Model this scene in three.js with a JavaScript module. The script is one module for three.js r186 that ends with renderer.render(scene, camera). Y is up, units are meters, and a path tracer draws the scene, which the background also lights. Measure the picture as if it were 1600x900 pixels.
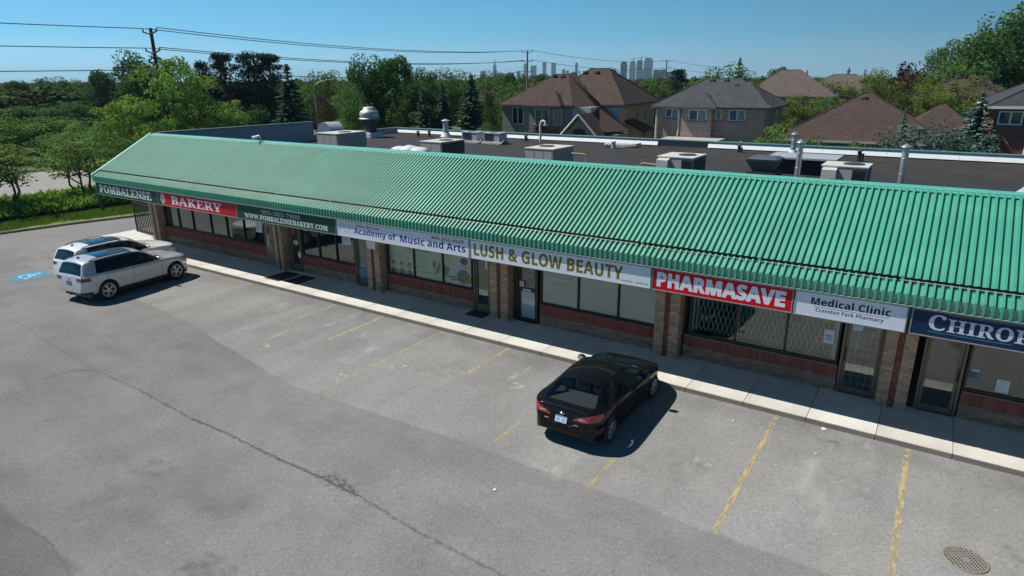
import * as THREE from 'three';
import { mergeGeometries } from 'three/addons/utils/BufferGeometryUtils.js';
import { RoundedBoxGeometry } from 'three/addons/geometries/RoundedBoxGeometry.js';

// ---------------------------------------------------------------- camera, sky, sun, exposure
const scene = new THREE.Scene();
const F = 1014 / 900;                                   // focal length in picture heights
const camera = new THREE.PerspectiveCamera(2 * Math.atan(0.5 / F) * 180 / Math.PI, 16 / 9, 0.1, 9000);
camera.position.set(0, 8.1, 15.88);
{
  const yaw = -33.25 * Math.PI / 180, pitch = 17.77 * Math.PI / 180, roll = -0.35 * Math.PI / 180;
  camera.rotation.order = 'YXZ';
  camera.rotation.set(-pitch, -yaw, roll);
}
const SUN = new THREE.Vector3(-0.68, 1, 0.23).normalize();
const sun = new THREE.DirectionalLight(new THREE.Color(1, 0.955, 0.885), 5);
sun.position.copy(SUN).multiplyScalar(120).add(new THREE.Vector3(-20, 0, -10));
sun.target.position.set(-20, 0, -10);
sun.castShadow = true;
sun.shadow.mapSize.set(4096, 4096);
Object.assign(sun.shadow.camera, { left: -90, right: 90, top: 90, bottom: -90, near: 1, far: 400 });
sun.shadow.bias = -0.0005;
scene.add(sun, sun.target);
{ // clear summer sky: pale at the horizon, deep blue overhead, a little paler round the sun
  const W = 1024, H = 512, d = new Float32Array(W * H * 4);
  const lerp3 = (a, b, t) => a.map((v, i) => v + (b[i] - v) * t);
  const hor = [0.43, 0.73, 0.87], low = [0.185, 0.51, 0.75], mid = [0.052, 0.27, 0.57], zen = [0.006, 0.030, 0.085];
  for (let j = 0; j < H; j++) for (let i = 0; i < W; i++) {
    const v = (j + 0.5) / H, el = (v - 0.5) * Math.PI, az = ((i + 0.5) / W - 0.5) * 2 * Math.PI;
    const y = Math.sin(el), c = Math.cos(el), x = c * Math.cos(az), z = c * Math.sin(az);
    const e = Math.abs(el) * 180 / Math.PI;
    let k = e < 3.5 ? lerp3(hor, low, e / 3.5) : e < 10 ? lerp3(low, mid, (e - 3.5) / 6.5) : lerp3(mid, zen, Math.pow(Math.min(1, (e - 10) / 40), 0.5));
    const g = x * SUN.x + y * SUN.y + z * SUN.z;
    const glow = Math.max(0.5, 0.72 + 0.95 * g);
    if (el < 0) k = lerp3(hor, [0.12, 0.14, 0.12], Math.min(1, e / 6));
    const o = (j * W + i) * 4;
    for (let n = 0; n < 3; n++) d[o + n] = k[n] * (el < 0 ? 0.85 : glow);
    d[o + 3] = 1;
  }
  const t = new THREE.DataTexture(d, W, H, THREE.RGBAFormat, THREE.FloatType);
  t.mapping = THREE.EquirectangularReflectionMapping; t.magFilter = THREE.LinearFilter; t.minFilter = THREE.LinearFilter; t.needsUpdate = true;
  scene.background = t; scene.environment = t;
  scene.environmentIntensity = 1; scene.backgroundIntensity = 1;
}
const renderer = new THREE.WebGLRenderer({ antialias: true });
renderer.toneMapping = THREE.LinearToneMapping;
renderer.toneMappingExposure = 1.1;
renderer.shadowMap.enabled = true;
scene.fog = new THREE.FogExp2(new THREE.Color(0.42, 0.62, 0.80), 0.00016);

// ---------------------------------------------------------------- small helpers
const V = (x, y, z) => new THREE.Vector3(x, y, z);
function rng(seed) { let s = seed >>> 0; return () => { s = (s + 0x6d2b79f5) | 0; let t = Math.imul(s ^ (s >>> 15), 1 | s); t = (t + Math.imul(t ^ (t >>> 7), 61 | t)) ^ t; return ((t ^ (t >>> 14)) >>> 0) / 4294967296; }; }
const rad = (a) => a * Math.PI / 180;
const clamp = (x, a, b) => Math.min(b, Math.max(a, x));
const sstep = (a, b, x) => { const t = clamp((x - a) / (b - a), 0, 1); return t * t * (3 - 2 * t); };
const used = new Map();
function numbered(n) { const k = used.get(n) ?? 0; used.set(n, k + 1); return k ? n + '_' + String(k).padStart(3, '0') : n; }
function tag(o, label, category, group, kind) {
  if (label) o.userData.label = label;
  if (category) o.userData.category = category;
  if (group) o.userData.group = group;
  if (kind) o.userData.kind = kind;
  return o;
}
function thing(name, label, category, pos = [0, 0, 0], turn = 0, group) {
  const o = new THREE.Group(); o.name = numbered(name); o.position.set(...pos); o.rotation.y = turn;
  scene.add(o); return tag(o, label, category, group);
}
function part(parent, name, geo, mat, kind) {
  const m = new THREE.Mesh(Array.isArray(geo) ? join(geo) : geo, mat);
  m.name = parent === scene ? numbered(name) : name; m.castShadow = m.receiveShadow = true;
  parent.add(m); if (kind) m.userData.kind = kind;
  return m;
}
function structure(name, geo, mat, label, category) { return tag(part(scene, name, geo, mat), label, category, null, 'structure'); }
function copy(o, pos, turn, label, group) {
  const c = o.clone(); c.name = numbered(o.name.replace(/_\d{3}$/, '')); c.userData = { ...o.userData };
  if (pos) c.position.set(...pos);
  if (turn !== undefined) c.rotation.y = turn;
  scene.add(c); return tag(c, label, null, group);
}
function join(list) {
  const col = list.some((g) => g.attributes.color);
  const out = mergeGeometries(list.map((g) => {
    const n = g.index ? g.toNonIndexed() : g;
    for (const k of Object.keys(n.attributes)) if (!['position', 'normal', 'uv', 'color'].includes(k)) n.deleteAttribute(k);
    if (!n.attributes.uv) n.setAttribute('uv', new THREE.BufferAttribute(new Float32Array(n.attributes.position.count * 2), 2));
    if (col && !n.attributes.color) n.setAttribute('color', new THREE.BufferAttribute(new Float32Array(n.attributes.position.count * 3).fill(1), 3));
    return n;
  }));
  return out;
}
// flat polygons, uv in metres on each polygon's own plane (u horizontal, v up the slope)
function polys(list, color) {
  const P = [], N = [], U = [];
  const a = V(), b = V(), n = V(), tu = V(), tv = V();
  for (const p of list) {
    const q = p.map((c) => (c.isVector3 ? c : V(...c)));
    n.set(0, 0, 0);
    for (let i = 1; i + 1 < q.length; i++) n.add(a.subVectors(q[i], q[0]).cross(b.subVectors(q[i + 1], q[0])));
    n.normalize();
    if (Math.abs(n.y) > 0.999) tu.set(1, 0, 0); else tu.set(0, 1, 0).cross(n).normalize();
    tv.copy(n).cross(tu);
    for (let i = 1; i + 1 < q.length; i++) for (const c of [q[0], q[i], q[i + 1]]) { P.push(c.x, c.y, c.z); N.push(n.x, n.y, n.z); U.push(c.dot(tu), c.dot(tv)); }
  }
  const g = new THREE.BufferGeometry();
  g.setAttribute('position', new THREE.Float32BufferAttribute(P, 3));
  g.setAttribute('normal', new THREE.Float32BufferAttribute(N, 3));
  g.setAttribute('uv', new THREE.Float32BufferAttribute(U, 2));
  if (color) tint(g, color);
  return g;
}
function tint(g, c) { const n = g.attributes.position.count, a = new Float32Array(n * 3); for (let i = 0; i < n; i++) a.set(c, i * 3); g.setAttribute('color', new THREE.BufferAttribute(a, 3)); return g; }
// solid box given by its limits
function bx(x0, x1, y0, y1, z0, z1, color) {
  return polys([
    [[x0, y0, z1], [x1, y0, z1], [x1, y1, z1], [x0, y1, z1]], [[x1, y0, z0], [x0, y0, z0], [x0, y1, z0], [x1, y1, z0]],
    [[x1, y0, z1], [x1, y0, z0], [x1, y1, z0], [x1, y1, z1]], [[x0, y0, z0], [x0, y0, z1], [x0, y1, z1], [x0, y1, z0]],
    [[x0, y1, z1], [x1, y1, z1], [x1, y1, z0], [x0, y1, z0]], [[x0, y0, z0], [x1, y0, z0], [x1, y0, z1], [x0, y0, z1]]], color);
}
function rbx(x0, x1, y0, y1, z0, z1, r = 0.01, seg = 1) {
  const g = new RoundedBoxGeometry(x1 - x0, y1 - y0, z1 - z0, seg, Math.min(r, (x1 - x0) / 2.01, (y1 - y0) / 2.01, (z1 - z0) / 2.01));
  return g.translate((x0 + x1) / 2, (y0 + y1) / 2, (z0 + z1) / 2);
}
// rod from p to q
function rod(p, q, r0, r1 = r0, seg = 8, caps = true) {
  const a = V(...(p.isVector3 ? p.toArray() : p)), b = V(...(q.isVector3 ? q.toArray() : q)), d = b.clone().sub(a), L = d.length();
  const g = new THREE.CylinderGeometry(r1, r0, L, seg, 1, !caps);
  g.applyQuaternion(new THREE.Quaternion().setFromUnitVectors(V(0, 1, 0), d.normalize()));
  return g.translate((a.x + b.x) / 2, (a.y + b.y) / 2, (a.z + b.z) / 2);
}
function tube(pts, r, n = 24, seg = 6) { return new THREE.TubeGeometry(new THREE.CatmullRomCurve3(pts.map((p) => V(...p))), n, r, seg); }
function lathe(pts, seg = 24) { return new THREE.LatheGeometry(pts.map((p) => new THREE.Vector2(...p)), seg); }
// horizontal sheet from a list of [x, z] corners (counter-clockwise seen from above or not: fixed up)
function sheet(pts, y) {
  let a = 0; for (let i = 0; i < pts.length; i++) { const p = pts[i], q = pts[(i + 1) % pts.length]; a += p[0] * q[1] - q[0] * p[1]; }
  const s = new THREE.Shape(pts.map((p) => new THREE.Vector2(p[0], -p[1])));
  const g = new THREE.ShapeGeometry(s); g.rotateX(-Math.PI / 2); g.translate(0, y, 0);
  return g;                                                     // uv = (x, -z) in metres
}

// ---------------------------------------------------------------- noise and textures
function hash2(x, y, s) { let h = Math.imul(x | 0, 374761393) ^ Math.imul(y | 0, 668265263) ^ Math.imul(s | 0, 2147483647 - 58); h = Math.imul(h ^ (h >>> 13), 1274126177); return ((h ^ (h >>> 16)) >>> 0) / 4294967296; }
function vnoise(x, y, s, per = 0) {
  const xi = Math.floor(x), yi = Math.floor(y), fx = x - xi, fy = y - yi, u = fx * fx * (3 - 2 * fx), v = fy * fy * (3 - 2 * fy);
  const w = (i) => (per ? ((i % per) + per) % per : i);
  const a = hash2(w(xi), w(yi), s), b = hash2(w(xi + 1), w(yi), s), c = hash2(w(xi), w(yi + 1), s), d = hash2(w(xi + 1), w(yi + 1), s);
  return a + (b - a) * u + (c - a) * v + (a - b - c + d) * u * v;
}
function fbm(x, y, s, oct = 4, per = 0) { let r = 0, a = 0.5, t = 0; for (let i = 0; i < oct; i++) { r += a * vnoise(x, y, s + i * 17, per); t += a; a *= 0.5; x *= 2; y *= 2; per *= 2; } return r / t; }
const enc = (v) => { v = clamp(v, 0, 1); return Math.round(255 * (v <= 0.0031308 ? v * 12.92 : 1.055 * Math.pow(v, 1 / 2.4) - 0.055)); };
function dataTex(w, h, fn, repeatMetres, srgb = true) {
  const d = new Uint8Array(w * h * 4);
  for (let y = 0; y < h; y++) for (let x = 0; x < w; x++) { const c = fn(x / w, y / h, x, y), o = (y * w + x) * 4; for (let k = 0; k < 3; k++) d[o + k] = srgb ? enc(c[k]) : Math.round(255 * clamp(c[k], 0, 1)); d[o + 3] = 255; }
  const t = new THREE.DataTexture(d, w, h, THREE.RGBAFormat); t.magFilter = THREE.LinearFilter; t.minFilter = THREE.LinearMipmapLinearFilter; t.generateMipmaps = true;
  t.wrapS = t.wrapT = THREE.RepeatWrapping; if (srgb) t.colorSpace = THREE.SRGBColorSpace;
  if (repeatMetres) t.repeat.set(1 / repeatMetres[0], 1 / repeatMetres[1]);
  t.needsUpdate = true; return t;
}
function canvasTex(w, h, draw) {
  const c = document.createElement('canvas'); c.width = w; c.height = h; draw(c.getContext('2d'), w, h);
  const t = new THREE.CanvasTexture(c); t.colorSpace = THREE.SRGBColorSpace; t.anisotropy = 8; return t;
}
// lettering squeezed into the box x, y, w, h (y is the top edge) whatever the font's own proportions
function fitText(ctx, s, x, y, w, h, font, color, stroke = 0) {
  ctx.save(); ctx.font = font.replace('#', '200'); ctx.textAlign = 'left'; ctx.textBaseline = 'alphabetic';
  const m = ctx.measureText(s), cap = ctx.measureText('H').actualBoundingBoxAscent, up = /[a-z]/.test(s) ? cap : m.actualBoundingBoxAscent;
  const tw = m.actualBoundingBoxRight + m.actualBoundingBoxLeft;
  ctx.translate(x, y + h); ctx.scale(w / tw, h / up); ctx.translate(m.actualBoundingBoxLeft, 0);
  ctx.fillStyle = color; ctx.fillText(s, 0, 0);
  if (stroke) { ctx.strokeStyle = color; ctx.lineWidth = stroke; ctx.lineJoin = 'round'; ctx.strokeText(s, 0, 0); }
  ctx.restore();
}
const C = (r, g, b) => new THREE.Color().setRGB(r, g, b);
const std = (c, rough = 0.8, more = {}) => new THREE.MeshStandardMaterial({ color: Array.isArray(c) ? C(...c) : c, roughness: rough, ...more });
const phy = (c, rough = 0.5, more = {}) => new THREE.MeshPhysicalMaterial({ color: Array.isArray(c) ? C(...c) : c, roughness: rough, ...more });

const grainBump = dataTex(256, 256, (u, v) => { const n = 0.6 * fbm(u * 64, v * 64, 5, 2, 64) + 0.4 * fbm(u * 12, v * 12, 9, 3, 12); return [n, n, n]; }, [1.2, 1.2], false);
const mottle = (base, amp, metres, seed, cells = 8, tintAmp = 0.03) => dataTex(512, 512, (u, v) => {
  const n = fbm(u * cells, v * cells, seed, 5, cells), f = fbm(u * 96, v * 96, seed + 3, 2, 96), t = fbm(u * cells * 2, v * cells * 2, seed + 7, 3, cells * 2) - 0.5;
  const k = 1 + amp * (n - 0.5) * 2 + amp * 0.9 * (f - 0.5);
  return [base[0] * k * (1 + t * tintAmp * 2), base[1] * k, base[2] * k * (1 - t * tintAmp * 2)];
}, metres);
const M = {};
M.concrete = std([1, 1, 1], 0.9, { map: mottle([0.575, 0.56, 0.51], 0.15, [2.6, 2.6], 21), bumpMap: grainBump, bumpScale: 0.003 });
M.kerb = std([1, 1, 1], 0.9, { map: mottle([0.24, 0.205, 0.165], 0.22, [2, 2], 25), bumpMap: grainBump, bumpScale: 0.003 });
M.bronze = std([0.045, 0.038, 0.03], 0.45, { metalness: 0.5 });
M.darkFrame = std([0.02, 0.021, 0.022], 0.5, { metalness: 0.4 });
M.tanFrame = std([0.16, 0.125, 0.09], 0.5, { metalness: 0.3 });
M.whiteMetal = std([0.62, 0.62, 0.6], 0.5);
M.black = std([0.012, 0.012, 0.013], 0.7);
M.glass = phy([0.80, 0.88, 0.86], 0.02, { transmission: 1, thickness: 0, ior: 1.85 });
M.darkGlass = phy([0.35, 0.42, 0.45], 0.03, { transmission: 1, thickness: 0, ior: 1.52 });
M.mortar = std([0.24, 0.19, 0.15], 0.95, { bumpMap: grainBump, bumpScale: 0.004 });
M.brick = std([1, 1, 1], 0.88, { vertexColors: true, bumpMap: grainBump, bumpScale: 0.003 });
M.interior = std([0.20, 0.20, 0.19], 0.9);
M.interiorFloor = std([0.22, 0.20, 0.17], 0.7);
M.soffit = std([0.42, 0.42, 0.40], 0.8);
const greenMap = dataTex(256, 1024, (u, v) => { // faded paint: runs down the slope, chalky patches, grime toward the eave
  const run = fbm(u * 18, v * 3, 31, 4, 0), patch = fbm(u * 2, v * 5, 37, 4, 0), fine = fbm(u * 60, v * 120, 39, 2, 0), grime = (1 - sstep(0, 0.22, v)) * fbm(u * 24, v * 8, 43, 3, 0);
  const k = 0.80 + 0.22 * run + 0.20 * patch + 0.10 * fine - 0.22 * grime, chalk = 0.05 * sstep(0.5, 0.8, patch);
  return [0.022 * k + chalk * 0.35, 0.29 * k + chalk * 0.3, 0.185 * k + chalk * 0.3];
}, [2.9, 3.4]);
M.green = phy([1, 1, 1], 0.46, { map: greenMap, ior: 2.3 });
M.greenCap = phy([1, 1, 1], 0.46, { ior: 2.1, map: mottle([0.085, 0.41, 0.31], 0.08, [2.3, 2.3], 33, 5, 0.02), });
M.greenDark = std([0.02, 0.07, 0.055], 0.6);
M.closure = std([0.012, 0.02, 0.018], 0.9);
M.lipMetal = std([0.26, 0.25, 0.22], 0.6);
M.gravelRoof = std([1, 1, 1], 0.97, { map: mottle([0.028, 0.025, 0.021], 0.6, [4.5, 4.5], 41, 6, 0.06), bumpMap: grainBump, bumpScale: 0.02 });
M.membrane = std([1, 1, 1], 0.8, { map: mottle([0.022, 0.023, 0.027], 0.25, [5, 5], 43, 5) });
M.flashing = std([1, 1, 1], 0.6, { map: mottle([0.66, 0.69, 0.70], 0.12, [3, 3], 45, 6) });
M.capTeal = std([0.10, 0.20, 0.19], 0.5);
M.steel = std([0.52, 0.54, 0.55], 0.38, { metalness: 0.75 });
M.galv = std([1, 1, 1], 0.5, { metalness: 0.35, map: mottle([0.48, 0.50, 0.52], 0.14, [0.9, 0.9], 47, 6) });
M.unit = std([1, 1, 1], 0.6, { map: mottle([0.42, 0.40, 0.37], 0.12, [1.6, 1.6], 49, 6) });
M.unitTop = std([1, 1, 1], 0.6, { map: mottle([0.56, 0.54, 0.50], 0.14, [1.6, 1.6], 50, 6) });
M.coil = std([0.025, 0.026, 0.03], 0.7);

// ---------------------------------------------------------------- ground, lot, roads
const grassMap = mottle([0.085, 0.125, 0.03], 0.55, [7, 7], 51, 9, 0.12);
M.grass = std([1, 1, 1], 1, { map: grassMap });
structure('ground', sheet([[-4500, 600], [4500, 600], [4500, -4500], [-4500, -4500]], -0.06), M.grass, 'green grassy ground under the houses and trees', 'ground');

// asphalt of the whole lot in one unique map: x -46..6, z -8..18
const LX0 = -46, LX1 = 6, LZ0 = -8, LZ1 = 18;
const lotTex = canvasTex(2048, 1024, (ctx, W, H) => {
  const img = ctx.createImageData(W, H), d = img.data, r = rng(77);
  for (let j = 0; j < H; j++) for (let i = 0; i < W; i++) {
    const x = LX0 + (LX1 - LX0) * i / W, z = LZ0 + (LZ1 - LZ0) * j / H;
    const big = fbm(x * 0.22, z * 0.22, 3, 4), med = fbm(x * 1.3, z * 1.3, 8, 3), spk = r(), streak = fbm(x * 1.1, z * 0.16, 19, 3);
    const edge = 5.35 + 0.25 * (fbm(x * 0.35, 3, 4, 2) - 0.5) + 0.10 * (med - 0.5) - 1.5 * sstep(-14, -25, x) ;
    const lane = sstep(edge - 0.06, edge + 0.06, z) * sstep(-37.5, -35, x);
    let k = 0.205 - 0.026 * sstep(-6, -13, x) + 0.034 * (big - 0.5) * 2 + 0.022 * (med - 0.5) * 2;
    // parking bays: paler, dusty, with tyre-track streaks along z
    const bay = (1 - lane) * sstep(-36, -33, x);
    k += bay * (0.030 + 0.045 * (streak - 0.5) * 2);
    k += lane * (-0.012 + 0.02 * (fbm(x * 0.5, z * 1.6, 27, 3) - 0.5) * 2);
    // grit and crumbled stone along the kerb
    const grit = bay * (1 - sstep(0.3, 1.2, z)) * fbm(x * 2, z * 2, 33, 2);
    k *= 1 - 0.25 * grit;
    const coarse = hash2(i >> 1, j >> 1, 5);
    k *= 0.80 + 0.28 * spk + 0.14 * coarse;
    if (spk > 0.994) k *= 1.3; else if (spk < 0.006 + 0.05 * grit) k *= 0.7;
    // darker worn patch at the near left
    const pat = sstep(12.15, 12.3, z + 0.15 * (med - 0.5)) * sstep(-11.2, -11.6, x);
    k *= 1 - 0.28 * pat;
    const warm = 0.012 * (fbm(x * 0.4, z * 0.4, 61, 3) - 0.5) * 2 + 0.006 * pat;
    const o = (j * W + i) * 4;
    d[o] = enc(k * 1.0 + warm); d[o + 1] = enc(k * 0.995 + warm * 0.4); d[o + 2] = enc(k * 0.958); d[o + 3] = 255;
  }
  ctx.putImageData(img, 0, 0);
  const px = (x) => (x - LX0) / (LX1 - LX0) * W, pz = (z) => (z - LZ0) / (LZ1 - LZ0) * H;
  const crack = (pts, width, col, jit = 0.07, n = 26) => {
    ctx.strokeStyle = col; ctx.lineCap = 'round'; ctx.lineJoin = 'round';
    for (let a = 0; a + 1 < pts.length; a++) {
      let [x, z] = pts[a];
      for (let i = 1; i <= n; i++) {
        const t = i / n, nx = pts[a][0] + (pts[a + 1][0] - pts[a][0]) * t + (r() - 0.5) * jit * 2, nz = pts[a][1] + (pts[a + 1][1] - pts[a][1]) * t + (r() - 0.5) * jit;
        ctx.lineWidth = width * (0.5 + r()); ctx.beginPath(); ctx.moveTo(px(x), pz(z)); ctx.lineTo(px(nx), pz(nz)); ctx.stroke(); x = nx; z = nz;
      }
    }
  };
  const main = [[-27, 7.4], [-22.7, 7.8], [-19.95, 7.94], [-17.6, 7.95], [-14.8, 8.1], [-13.5, 8.06], [-11.5, 8.11], [-10.1, 8.07], [-8.9, 8.11], [-7.2, 8.3], [-5.4, 8.35], [-3, 8.5]];
  crack(main, 0.8, 'rgba(78,76,72,0.6)', 0.07, 70);
  crack(main.slice(3, 9), 1.1, 'rgba(72,70,66,0.5)', 0.08, 60);
  crack(main.slice(0, 5).map(([x, z]) => [x + 0.5, z - 0.16]), 0.7, 'rgba(88,86,82,0.3)', 0.2, 40);
  crack([[-19.9, 10.4], [-20.57, 9.2], [-20.49, 8.4], [-19.95, 7.94]], 0.9, 'rgba(75,73,70,0.5)', 0.07, 40);
  crack([[-20.1, 10.4], [-20.9, 9.3], [-20.6, 8.3], [-19.7, 7.8]], 0.7, 'rgba(85,83,79,0.35)', 0.1, 40);
  crack([[-17.2, 8.0], [-15.6, 7.1], [-15.2, 6.2]], 0.7, 'rgba(90,88,84,0.3)', 0.08, 40);
  crack([[-14.8, 12.6], [-13.46, 12.24], [-12.6, 12.22], [-11.4, 12.4], [-10.6, 13.4]], 0.8, 'rgba(85,80,74,0.5)', 0.05, 50);
  crack([[-17, 10.8], [-14.4, 10.6], [-12, 10.1]], 0.7, 'rgba(90,88,84,0.22)', 0.15, 40);
  crack([[-42, 0.5], [-40, 0.4], [-38, -0.6], [-36.6, -1.2]], 1.2, 'rgba(75,73,70,0.5)', 0.08);
  crack([[-44, 3.2], [-40, 3.0], [-37, 2.2], [-33, 3.4]], 1, 'rgba(75,73,70,0.35)', 0.1);
  // broken-up patch on the main crack
  for (let i = 0; i < 90; i++) { const x = -9.55 + (r() + r() - 1) * 0.8, z = 8.0 + (r() + r() - 1) * 0.2; crack([[x, z], [x + (r() - 0.5) * 0.22, z + (r() - 0.5) * 0.16]], 0.8, 'rgba(66,63,59,0.45)', 0.03, 4); }
  for (let i = 0; i < 60; i++) { const px0 = [[-17.3, 4.1], [-13.6, 4.3], [-15.2, 1.6], [-12.6, 2.9], [-19.2, 3.2], [-8.9, 2.1], [-3.4, 3.2]][i % 7], x = px0[0] + (r() - 0.5) * 0.35, z = px0[1] + (r() - 0.5) * 0.5; ctx.fillStyle = 'rgba(188,183,170,0.35)'; ctx.fillRect(px(x), pz(z), 1 + r() * 5, 1 + r() * 4); }
  const blot = (x, z, a, b, col) => { const g = ctx.createRadialGradient(0, 0, 0, 0, 0, 1); g.addColorStop(0, col); g.addColorStop(1, col.replace(/[\d.]+\)$/, '0)')); ctx.save(); ctx.translate(px(x), pz(z)); ctx.scale(a / (LX1 - LX0) * W, b / (LZ1 - LZ0) * H); ctx.fillStyle = g; ctx.beginPath(); ctx.arc(0, 0, 1, 0, 7); ctx.fill(); ctx.restore(); };
  // oil drips and dust, each a cluster of small blots
  for (const [x, z, s, n, col] of [[-9.6, 11.1, 0.5, 26, 'rgba(40,40,40,0.16)'], [-13.4, 9.9, 0.5, 18, 'rgba(45,45,42,0.13)'], [-1.05, 0.75, 0.3, 16, 'rgba(60,57,50,0.2)'], [-11.2, 2.3, 0.7, 14, 'rgba(60,60,60,0.12)'], [-3.9, 3.6, 0.7, 14, 'rgba(60,60,60,0.1)'], [-0.7, 2.4, 0.6, 12, 'rgba(95,80,60,0.12)'], [-6.3, 2.2, 0.5, 12, 'rgba(50,50,50,0.14)'], [2.2, 3.0, 0.35, 10, 'rgba(60,60,60,0.2)'], [-12, 10.4, 1.4, 30, 'rgba(60,60,58,0.08)']]) for (let i = 0; i < n; i++) blot(x + (r() - 0.5) * s * 2, z + (r() - 0.5) * s * 1.4, s * (0.15 + 0.4 * r()), s * (0.1 + 0.3 * r()), col);
  for (const [x, z, s] of [[-1.5, 2.3, 0.9], [-0.9, 3.6, 0.8], [-3.55, 3.3, 0.35], [-0.3, 0.9, 0.5], [-9.3, 1.3, 0.5], [-5.9, 4.9, 0.5], [-17.6, 3.0, 0.6], [-16.9, 1.2, 0.6], [-14.2, 2.8, 0.7], [-20, 1.4, 0.8]]) for (let i = 0; i < 12; i++) blot(x + (r() - 0.5) * s * 0.6, z + (r() - 0.5) * s * 2, s * (0.1 + 0.2 * r()), s * (0.25 + 0.5 * r()), 'rgba(205,203,196,0.10)');
});
const lotMat = std([1, 1, 1], 0.93, { map: lotTex, bumpMap: grainBump, bumpScale: 0.006 });
{
  const g = new THREE.PlaneGeometry(LX1 - LX0, LZ1 - LZ0); g.rotateX(-Math.PI / 2); g.translate((LX0 + LX1) / 2, 0, (LZ0 + LZ1) / 2);
  const bumpUv = grainBump.clone(); bumpUv.repeat.set((LX1 - LX0) / 1.2, (LZ1 - LZ0) / 1.2); bumpUv.needsUpdate = true; lotMat.bumpMap = bumpUv;
  structure('parking_lot', g, lotMat, 'worn grey asphalt parking lot with long cracks and dusty bays', 'parking lot');
}
M.asphalt = std([1, 1, 1], 0.93, { map: mottle([0.215, 0.212, 0.20], 0.2, [6, 6], 55, 10), bumpMap: grainBump, bumpScale: 0.006 });
structure('road', sheet([[-46, 60], [60, 60], [60, 18], [-46, 18]], -0.004), M.asphalt, 'grey asphalt carrying on behind the camera', 'road');
structure('road', sheet([[6, 18], [60, 18], [60, -1], [6, -1]], -0.004), M.asphalt, 'grey asphalt of the lot to the side of the view', 'road');
structure('street', sheet([[-66, 22], [-59.5, 6], [-57, -3], [-56, -7.8], [-52.5, -10], [-47, -15], [-44, -40], [-53, -40], [-58.5, -24], [-66.8, -16.7], [-73, -10.4], [-82, 8], [-86, 22]], 0.03), std([1, 1, 1], 0.93, { map: mottle([0.26, 0.255, 0.24], 0.15, [6, 6], 57, 10) }), 'pale grey street curving past behind the two small trees', 'street');
structure('turf', sheet([[-47.5, 16.5], [-43.55, 1.76], [-43.06, -1.31], [-41.9, -5.6], [-39.7, -16], [-44, -20], [-47, -15], [-52.5, -10], [-56, -7.8], [-57, -3], [-62, 12]], 0.09), std([1, 1, 1], 1, { map: mottle([0.14, 0.215, 0.04], 0.45, [5, 5], 59, 9, 0.1) }), 'mown green verge between the drive and the street', 'verge');
{ // kerb of the drive, in lengths
  const g = new THREE.Group(); g.name = 'kerb'; scene.add(g); tag(g, 'grey concrete kerb along the green verge of the drive', 'kerb', null, 'structure');
  const c = [[-47.6, 16.5], [-45.3, 8], [-43.7, 1.76], [-43.2, -1.31], [-42.05, -5.6], [-39.85, -16]];
  for (let i = 0; i + 1 < c.length; i++) {
    const [x0, z0] = c[i], [x1, z1] = c[i + 1], L = Math.hypot(x1 - x0, z1 - z0), n = Math.max(1, Math.round(L / 3));
    for (let k = 0; k < n; k++) {
      const b = rbx(-0.09, 0.09, -0.05, 0.13, 0.004, L / n - 0.004, 0.02, 2);
      const s = part(g, 'kerb_stone', b, M.kerb); s.position.set(x0 + (x1 - x0) * k / n, 0, z0 + (z1 - z0) * k / n); s.rotation.y = Math.atan2(x1 - x0, z1 - z0);
    }
  }
}
{ // walkway in front of the shops: slabs that end in the kerb face
  const g = new THREE.Group(); g.name = 'walkway'; scene.add(g); tag(g, 'pale concrete walkway in slabs along the shop fronts', 'walkway', null, 'structure');
  const r = rng(5), mats = [0, 1, 2, 3].map((k) => { const m = M.concrete.clone(); m.color.setScalar(0.93 + 0.045 * k); return m; });
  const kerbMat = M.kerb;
  let x = -35.2;
  while (x < 8) {
    const w = 1.52, x1 = x + w - 0.012;
    part(g, 'slab', rbx(x, x1, 0.0, 0.13, -2.02, -0.03, 0.006, 1), mats[Math.floor(r() * 4)]);
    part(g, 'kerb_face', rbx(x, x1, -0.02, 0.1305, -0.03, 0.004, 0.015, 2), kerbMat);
    
    x += w;
  }
  part(g, 'joint', bx(-35.18, 8, -0.02, 0.105, -2.02, -0.04), std([0.12, 0.11, 0.1], 1));
  part(g, 'apron', [rbx(-38.0, -35.212, -0.02, 0.075, -2.75, -0.2, 0.01), rbx(-35.6, -35.212, -0.02, 0.125, -0.2, 0.3, 0.01)], M.concrete);
  part(g, 'apron', rbx(-38.0, -34.6, -0.02, 0.06, -3.9, -2.76, 0.01), std([1, 1, 1], 0.9, { map: mottle([0.33, 0.27, 0.2], 0.2, [2, 2], 63) }));
}
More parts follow.
